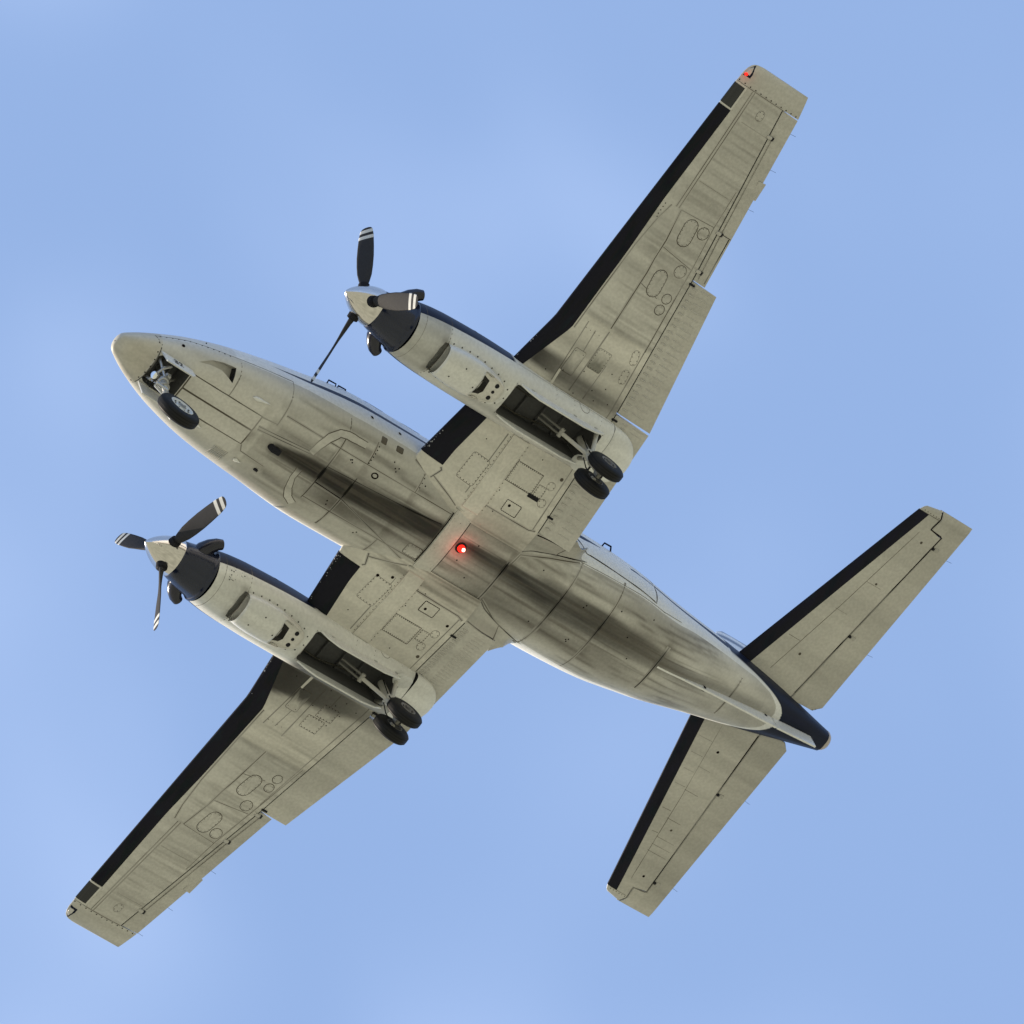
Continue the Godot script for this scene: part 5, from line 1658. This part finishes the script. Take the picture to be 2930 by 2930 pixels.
func nose_gear() -> void:
	var g := Node3D.new()
	g.name = "nose_landing_gear"
	g.position = Vector3(0, -1.50, 0.59)
	plane.add_child(g, true)
	wheel(g, Vector3.ZERO, 0.285, 0.165, 0.158, Color(0.70, 0.70, 0.66))
	var pale := Color(0.55, 0.55, 0.54)
	var mb := MB.new()
	mb.tube([Vector3(-0.095, 0, 0), Vector3(0.13, 0, 0)], [0.024], 12, pale * 0.5)
	mb.tube([Vector3(0.125, 0, 0), Vector3(0.125, 0.20, -0.03), Vector3(0.10, 0.33, -0.06), Vector3(0.0, 0.40, -0.06)], [0.03, 0.033, 0.036, 0.04], 12, pale)
	add("wheel_fork", mb, M.paint, g)
	mb = MB.new()
	mb.tube([Vector3(0, 0.38, -0.06), Vector3(0, 0.58, -0.02)], [0.034], 14, Color(0.8, 0.8, 0.8))
	add("oleo_piston", mb, M.steel, g)
	mb = MB.new()
	mb.tube([Vector3(0, 0.56, -0.022), Vector3(0, 0.60, -0.015), Vector3(0, 1.18, 0.11)], [0.062, 0.05, 0.048], 14, pale)
	mb.lathe(Vector3(0, 0.70, 0.005), Vector3(0, 0.98, 0.2).normalized(), [Vector2(0, 0.05), Vector2(0.01, 0.075), Vector2(0.07, 0.075), Vector2(0.08, 0.05)], 14, func(_a, _b): return pale * 0.8)
	add("shock_strut", mb, M.steel, g)
	mb = MB.new()
	for q in [-1.0, 1.0]:
		mb.tube([Vector3(q * 0.04, 0.60, -0.02), Vector3(q * 0.02, 0.50, -0.18)], [0.016], 8, pale)
		mb.tube([Vector3(q * 0.02, 0.50, -0.18), Vector3(q * 0.04, 0.40, -0.06)], [0.016], 8, pale)
	add("torque_link", mb, M.steel, g)
	mb = MB.new()
	for q in [-1.0, 1.0]: mb.tube([Vector3(q * 0.05, 0.72, 0.0), Vector3(q * 0.17, 1.15, -0.06)], [0.02], 8, pale)
	mb.tube([Vector3(0, 0.74, 0.02), Vector3(0, 1.05, 0.30)], [0.022], 8, pale * 0.6)
	add("drag_brace", mb, M.steel, g)
	mb = MB.new()
	mb.tube([Vector3(0.10, 0.84, -0.10), Vector3(-0.12, 0.86, -0.02), Vector3(-0.15, 0.95, 0.10)], [0.02, 0.024, 0.018], 8, pale * 0.8)
	mb.tube([Vector3(0.05, 0.80, -0.06), Vector3(0.12, 0.66, -0.14), Vector3(0.14, 0.9, -0.08)], [0.009], 6, DARK, false)
	mb.box(Transform3D(Basis(Vector3(0, 0, 1), 0.4), Vector3(-0.07, 0.76, 0.03)), Vector3(0.09, 0.07, 0.08), pale * 0.7, 0.015)
	add("steering_link", mb, M.steel, g)
	# taxi light on the strut
	mb = MB.new()
	var o := Vector3(0.0, 0.80, -0.09)
	var d := Vector3(0, -0.5, -0.86).normalized()
	mb.lathe(o, d, [Vector2(-0.07, 0.02), Vector2(-0.05, 0.035), Vector2(0.0, 0.048), Vector2(0.03, 0.05)], 18, func(_a, _b): return Color(0.3, 0.3, 0.3))
	var tl := add("taxi_light", mb, M.dull, g)
	mb = MB.new()
	mb.lathe(o, d, [Vector2(0.03, 0.047), Vector2(0.036, 0.03), Vector2(0.038, 0.001)], 18, func(_a, _b): return Color(0.8, 0.8, 0.78))
	add("light_lens", mb, M.chrome, tl)
	# bay doors; the port one carries the number
	for q in [-1.0, 1.0]:
		mb = MB.new()
		var zz := [[0.49, -0.47], [0.95, -0.50], [0.925, -0.74], [0.86, -0.815], [0.47, -0.765]]
		var outer := []
		var inner := []
		for k in zz: outer.append(Vector3(q * (0.245 + 0.06 * (-0.47 - k[1])), k[1] + 1.50, k[0] - 0.59))
		for k in outer: inner.append(k - Vector3(q * 0.016, 0, 0))
		mb.face(outer, Vector3(q, 0, 0), Color(0.80, 0.80, 0.79))
		mb.face(inner, Vector3(-q, 0, 0), Color(0.80, 0.80, 0.79))
		for k in 5:
			mb.face([outer[k], outer[(k + 1) % 5], inner[(k + 1) % 5], inner[k]], (outer[k] + outer[(k + 1) % 5]) / 2 - (outer[0] + outer[2]) / 2, Color(0.65, 0.65, 0.63))
		var dr := add("nose_gear_door", mb, M.gloss, g)
		if q < 0:
			var tm := TextMesh.new()
			tm.text = "32"
			var sf := SystemFont.new()
			sf.font_names = PackedStringArray(["Droid Sans"])
			sf.font_weight = 700
			tm.font = sf
			tm.font_size = 32
			tm.pixel_size = 0.0042
			tm.depth = 0.003
			var o2 := MeshInstance3D.new()
			o2.name = "number"
			o2.mesh = tm
			var bm := StandardMaterial3D.new()
			bm.albedo_color = Color(0.05, 0.05, 0.06)
			bm.roughness = 0.6
			o2.material_override = bm
			# reads from the port side with the nose to the left
			o2.transform = Transform3D(Basis(Vector3(0, 0, 1), Vector3(-0.06, 1, 0).normalized(), Vector3(-1, -0.06, 0)) * Basis(Vector3(0, 0, 1), 0.0), Vector3(-0.2592, 0.865, 0.10))
			dr.add_child(o2)

# ---- tail ----------------------------------------------------------------------------------------------
func tailplane(s: float) -> void:
	var port := s < 0.0
	var ch := Chart.new(func(q: Vector2) -> Vector3: return tail_low(s * q.x, q.y), Vector3(0, -1, 0))
	var cf := func(p: Vector3) -> Color:
		var a := absf(p.x)
		var b := CREAM2.lerp(CREAM, 0.5) * 0.84
		if p.z > t_hinge(a): b = b * 0.93
		var k := fposmod(a, 0.25)
		b = b.lerp(GRIME, 0.10 * (1.0 - smoothstep(0.0, 0.03, minf(k, 0.25 - k))) * clampf(0.5 + 2.0 * nz.get_noise_2d(floor(a / 0.25) * 50.0, s * 9.0), 0, 1))
		return dirty(b, p, 0.9)
	# fixed surface ahead of the hinge line
	var xs := span(0.18, 3.06, 44)
	xs.append_array(span(3.095, 3.36, 10)); xs.append_array([3.37, 3.378])
	if port:
		for k in xs.size(): xs[k] = -xs[k]
		xs.reverse()
	var hint := func(p: Vector3) -> Vector3: return Vector3(s * 0.03 * smoothstep(3.25, 3.37, absf(p.x)), p.y - 0.125 - 0.1 * absf(p.x), -0.02 if p.z < t_le(absf(p.x)) + 0.05 else 0.0)
	var qh := func(a: float) -> float:
		var zc: float = t_hinge(a) - 0.006 if a < 3.09 else lerp_at([3.09, 3.13, 3.28, 3.37, 3.38], [11.585, 11.585, 11.62, 11.585, 11.58], a)
		return sqrt(clampf((zc - t_le(a)) / (t_te(a) - t_le(a)), 0, 1))
	var S := func(x: float, v: float) -> Vector3: return tail(x, v * qh.call(absf(x)))
	var mb := MB.new()
	skin(mb, S, xs, span(-1, 1, 44), func(_u, v, p): return cf.call(p) if v > 0 else WHITE, hint, [], 0.002, 0.01)
	for k in xs.size() - 1: mb.face([S.call(xs[k], 1.0), S.call(xs[k + 1], 1.0), S.call(xs[k + 1], -1.0), S.call(xs[k], -1.0)], Vector3(0, 0, 1), Color(0.07, 0.07, 0.07))
	var st := add("horizontal_stabilizer", mb, M.paint, plane)
	# elevator with its horn in front of the hinge near the tip
	var E := func(x: float, v: float) -> Vector3:
		var a := absf(x)
		var q0: float = qh.call(a)
		var l := t_le(a)
		var c := t_te(a) - l
		q0 = sqrt(q0 * q0 + 0.008 / c)
		var q := lerpf(q0, 1.0, absf(v))
		var p := tail(x, q if v >= 0 else -q)
		if a < 0.372: p.z = lerpf(p.z, minf(p.z, lerpf(11.79, 11.90, (a - 0.28) / 0.092)), 1.0)
		return p
	mb = MB.new()
	var ex := [0.28, 0.31, 0.34, 0.372]
	ex.append_array(span(0.42, 3.06, 40)); ex.append_array([3.0795, 3.1]); ex.append_array(span(3.12, 3.36, 10)); ex.append_array([3.37, 3.378])
	if port:
		for k in ex.size(): ex[k] = -ex[k]
		ex.reverse()
	var vv := span(-1, -0.0001, 8)
	vv.append_array(span(0.0001, 1, 12))
	skin(mb, E, ex, vv, func(_u, v, p): return cf.call(p) if v > 0 else WHITE, func(p: Vector3) -> Vector3: return Vector3(s * 0.03 * smoothstep(3.25, 3.37, absf(p.x)), p.y - 0.125 - 0.1 * absf(p.x), 0), [], 0.002, 0.01)
	var el := add("elevator", mb, M.paint, plane)
	# de-icing boot
	mb = MB.new()
	var bx := span(0.40, 3.25, 36)
	bx.insert(1, 0.405); bx.insert(bx.size() - 1, 3.246)
	if port:
		for k in bx.size(): bx[k] = -bx[k]
		bx.reverse()
	var BS := func(x: float, t: float) -> Vector3:
		var a := absf(x)
		var zr := lerp_at([0.4, 3.25], [10.515, 11.43], a) - t_le(a)
		var q := lerpf(-0.25, sqrt(zr / (t_te(a) - t_le(a))), t)
		var d := tail(x, q + 0.01) - tail(x, q - 0.01)
		var edge := t < 0.005 or t > 0.995 or a < 0.401 or a > 3.2499
		return tail(x, q) + Vector3(0, -d.z, d.y).normalized() * (-0.003 if edge else 0.004)
	skin(mb, BS, bx, [0.0, 0.02, 0.1, 0.2, 0.3, 0.4, 0.5, 0.6, 0.7, 0.8, 0.9, 0.98, 1.0], func(_u, _v, p: Vector3):
		var k := 1.0 + 0.3 * nz.get_noise_3d(p.x * 30, p.y * 90, p.z * 90)
		return Color(0.0125 * k, 0.0135 * k, 0.022 * k), func(p: Vector3) -> Vector3: return Vector3(0, p.y - 0.12 - 0.1 * absf(p.x), -0.05), [], 0.002, 0.01)
	add("deicing_boot", mb, M.rubber, st)
	var seams := MB.new()
	var riv := MB.new()
	ribbon(seams, ch, [Vector2(0.5, 10.825), Vector2(1.66, 11.14), Vector2(3.0, 11.46)], 0.008, GRIME)
	if not port:
		for r in [[0.77, 10.66], [1.02, 10.75], [1.27, 10.84], [1.51, 10.9], [1.9, 11.03], [2.26, 11.17]]:
			ribbon(seams, ch, [Vector2(r[0], r[1]), Vector2(r[0] - 0.01, lerpf(10.825, 11.46, (r[0] - 0.5) / 2.5) - 0.01)], 0.006, GRIME)
		for r in [[1.15, 10.99, 11.2], [1.53, 11.09, 11.33], [2.0, 11.2, 11.45], [2.3, 11.28, 11.6], [2.42, 11.31, 11.63], [2.53, 11.33, 11.66]]: ribbon(seams, ch, [Vector2(r[0], r[1]), Vector2(r[0], r[2])], 0.006, GRIME)
	else:
		for r in [[1.0, 10.75, 10.95], [1.6, 11.1, 11.3], [2.1, 11.25, 11.5]]: ribbon(seams, ch, [Vector2(r[0], r[1]), Vector2(r[0], r[2])], 0.005, GRIME)
	ribbon(seams, ch, [Vector2(3.25, 11.30), Vector2(3.255, 11.6)], 0.008, GRIME)
	var hl := []
	for a in span(0.38, 3.08, 24): hl.append(Vector2(a, t_hinge(a) - 0.002))
	ribbon(seams, ch, hl, 0.018, SOOT, 0.003)
	ribbon(seams, ch, [Vector2(3.08, 11.79), Vector2(3.10, 11.585), Vector2(3.13, 11.588), Vector2(3.28, 11.625), Vector2(3.36, 11.59)], 0.022, SOOT, 0.003)
	for q in [[0.85, 11.07, 0.022, 0], [2.13, 11.395, 0.018, 1], [2.89, 11.585, 0.02, 0]]:
		dots(riv, ch, [Vector2(q[0], q[1])], q[2], GRIME if (port or q[3] == 1) else SOOT, 0.005)
	dots(riv, ch, along([Vector2(3.275, 11.34), Vector2(3.275, 11.6)], 0.05, false), 0.008, GRIME)
	add("panel_seams", seams, M.dirt, st)
	mark_stuff(st.get_node("panel_seams"))
	add("screw_heads", riv, M.dirt, st)
	mark_stuff(st.get_node("screw_heads"))
	for a in [1.37, 2.90]:
		mb = MB.new()
		var p := tail_low(s * a, t_hinge(a) + 0.01)
		mb.tube([p + Vector3(0, 0.02, 0), p + Vector3(0, -0.018, 0.01)], [0.026, 0.02], 10, DARK)
		mb.box(Transform3D(Basis(), p + Vector3(0, 0.0, 0.07)), Vector3(0.05, 0.014, 0.07), CREAM * 0.75, 0.004)
		add("elevator_hinge", mb, M.dull, el)
	for a in [1.27, 2.85]:
		mb = MB.new()
		var p := tail(s * a, 1.0)
		mb.tube([p, p + Vector3(0.01 * s, 0.0, 0.09)], [0.002], 5, NAVY)
		add("static_wick", mb, M.dull, el)

func fins() -> void:
	# ventral strake under the tail cone, in two lengths
	var keel := func(z: float) -> float: return lerp_at([8.87, 10.0, 11.1, 11.9], [-0.712, -0.53, -0.412, -0.272], z)
	for part in [[8.87, 11.12], [11.145, 11.90]]:
		var mb := MB.new()
		var n := 26
		for side in [-1.0, 1.0]:
			var rows := []
			for k in n + 1:
				var z := lerpf(part[0], part[1], float(k) / n)
				var t := fus_low(0.0, z) + Vector3(side * 0.026, 0.03, 0)
				var b := Vector3(side * 0.012, minf(keel.call(z), t.y - 0.031), z)
				if part[0] > 11.0: b.z = z + (0.0 if k < n else 0.0)
				var nn := Vector3(side, -0.1, 0).normalized()
				rows.append([mb.vert(t, nn, WHITE * 0.97), mb.vert(b, nn, WHITE * 0.97)])
			for k in n: mb.quad(rows[k][0], rows[k][1], rows[k + 1][1], rows[k + 1][0])
		for k in n:
			var z0 := lerpf(part[0], part[1], float(k) / n)
			var z1 := lerpf(part[0], part[1], float(k + 1) / n)
			var y0 := minf(keel.call(z0), fus_low(0.0, z0).y - 0.001)
			var y1 := minf(keel.call(z1), fus_low(0.0, z1).y - 0.001)
			mb.face([Vector3(-0.012, y0, z0), Vector3(0.012, y0, z0), Vector3(0.012, y1, z1), Vector3(-0.012, y1, z1)], Vector3(0, -1, 0), WHITE)
		for z in part: mb.face([fus_low(0, z) + Vector3(-0.026, 0.03, 0), fus_low(0, z) + Vector3(0.026, 0.03, 0), Vector3(0.012, keel.call(z), z), Vector3(-0.012, keel.call(z), z)], Vector3(0, 0, -1 if z == part[0] else 1), WHITE)
		var v := add("ventral_fin", mb, M.gloss, plane)
		if part[0] < 9.0:
			var d := MB.new()
			for z in [9.78, 11.0]: d.tube([Vector3(-0.030, fus_low(0, z).y - 0.03, z), Vector3(0.030, fus_low(0, z).y - 0.03, z)], [0.022], 10, DARK)
			add("drain_hole", d, M.dull, v)
	# vertical fin and rudder above the tail
	var F := func(t: float, v: float) -> Vector3:   # v up, t -1..1 round the section from port rear to starboard rear
		var y := lerpf(0.35, 2.17, v)
		var zl := lerp_at([0.35, 0.75, 1.0, 1.9, 2.05, 2.17], [8.9, 9.9, 10.25, 11.08, 11.16, 11.32], y)
		var zt := lerpf(11.62, 11.88, v)
		var s := t * t
		var c := zt - zl
		var th := 0.13 * c * absf(t) * (1.0 - s * 0.82) * sqrt(maxf(1.0 - pow(v, 14.0), 0.02))
		return Vector3(signf(t) * minf(th, 0.11), y, zl + s * c)
	var fc := func(_u, v, p: Vector3) -> Color:
		if v > 0.86 and v < 0.955: return WHITE
		return NAVY if v > 0.8 or v < 0.35 else WHITE
	var mb := MB.new()
	var hint := func(p: Vector3) -> Vector3: return Vector3(p.x, 0.02 if p.y > 2.15 else 0.0, -0.01)
	skin(mb, F, span(-1, 1, 28), span(0, 1, 26), fc, hint)
	var tp := []
	for t in span(-1, 1, 28): tp.append(F.call(t, 1.0))
	for k in range(1, tp.size() - 1): mb.face([tp[0], tp[k], tp[k + 1]], Vector3(0, 1, 0), NAVY)
	add("vertical_fin", mb, M.gloss, plane)
	var R := func(t: float, v: float) -> Vector3:
		var y := lerpf(0.42, 2.17, v)
		var z0 := lerpf(11.65, 11.90, v)
		var z1 := lerpf(12.28, 12.22, v)
		return Vector3((0.085 * (1.0 - absf(t)) + 0.004) * signf(t), y, lerpf(z0, z1, absf(t)))
	mb = MB.new()
	var tt := span(-1, -0.001, 8)
	tt.append_array(span(0.001, 1, 8))
	skin(mb, R, tt, span(0, 1, 12), fc, func(p: Vector3) -> Vector3: return Vector3(p.x, 0, 0.02))
	add("rudder", mb, M.gloss, plane)
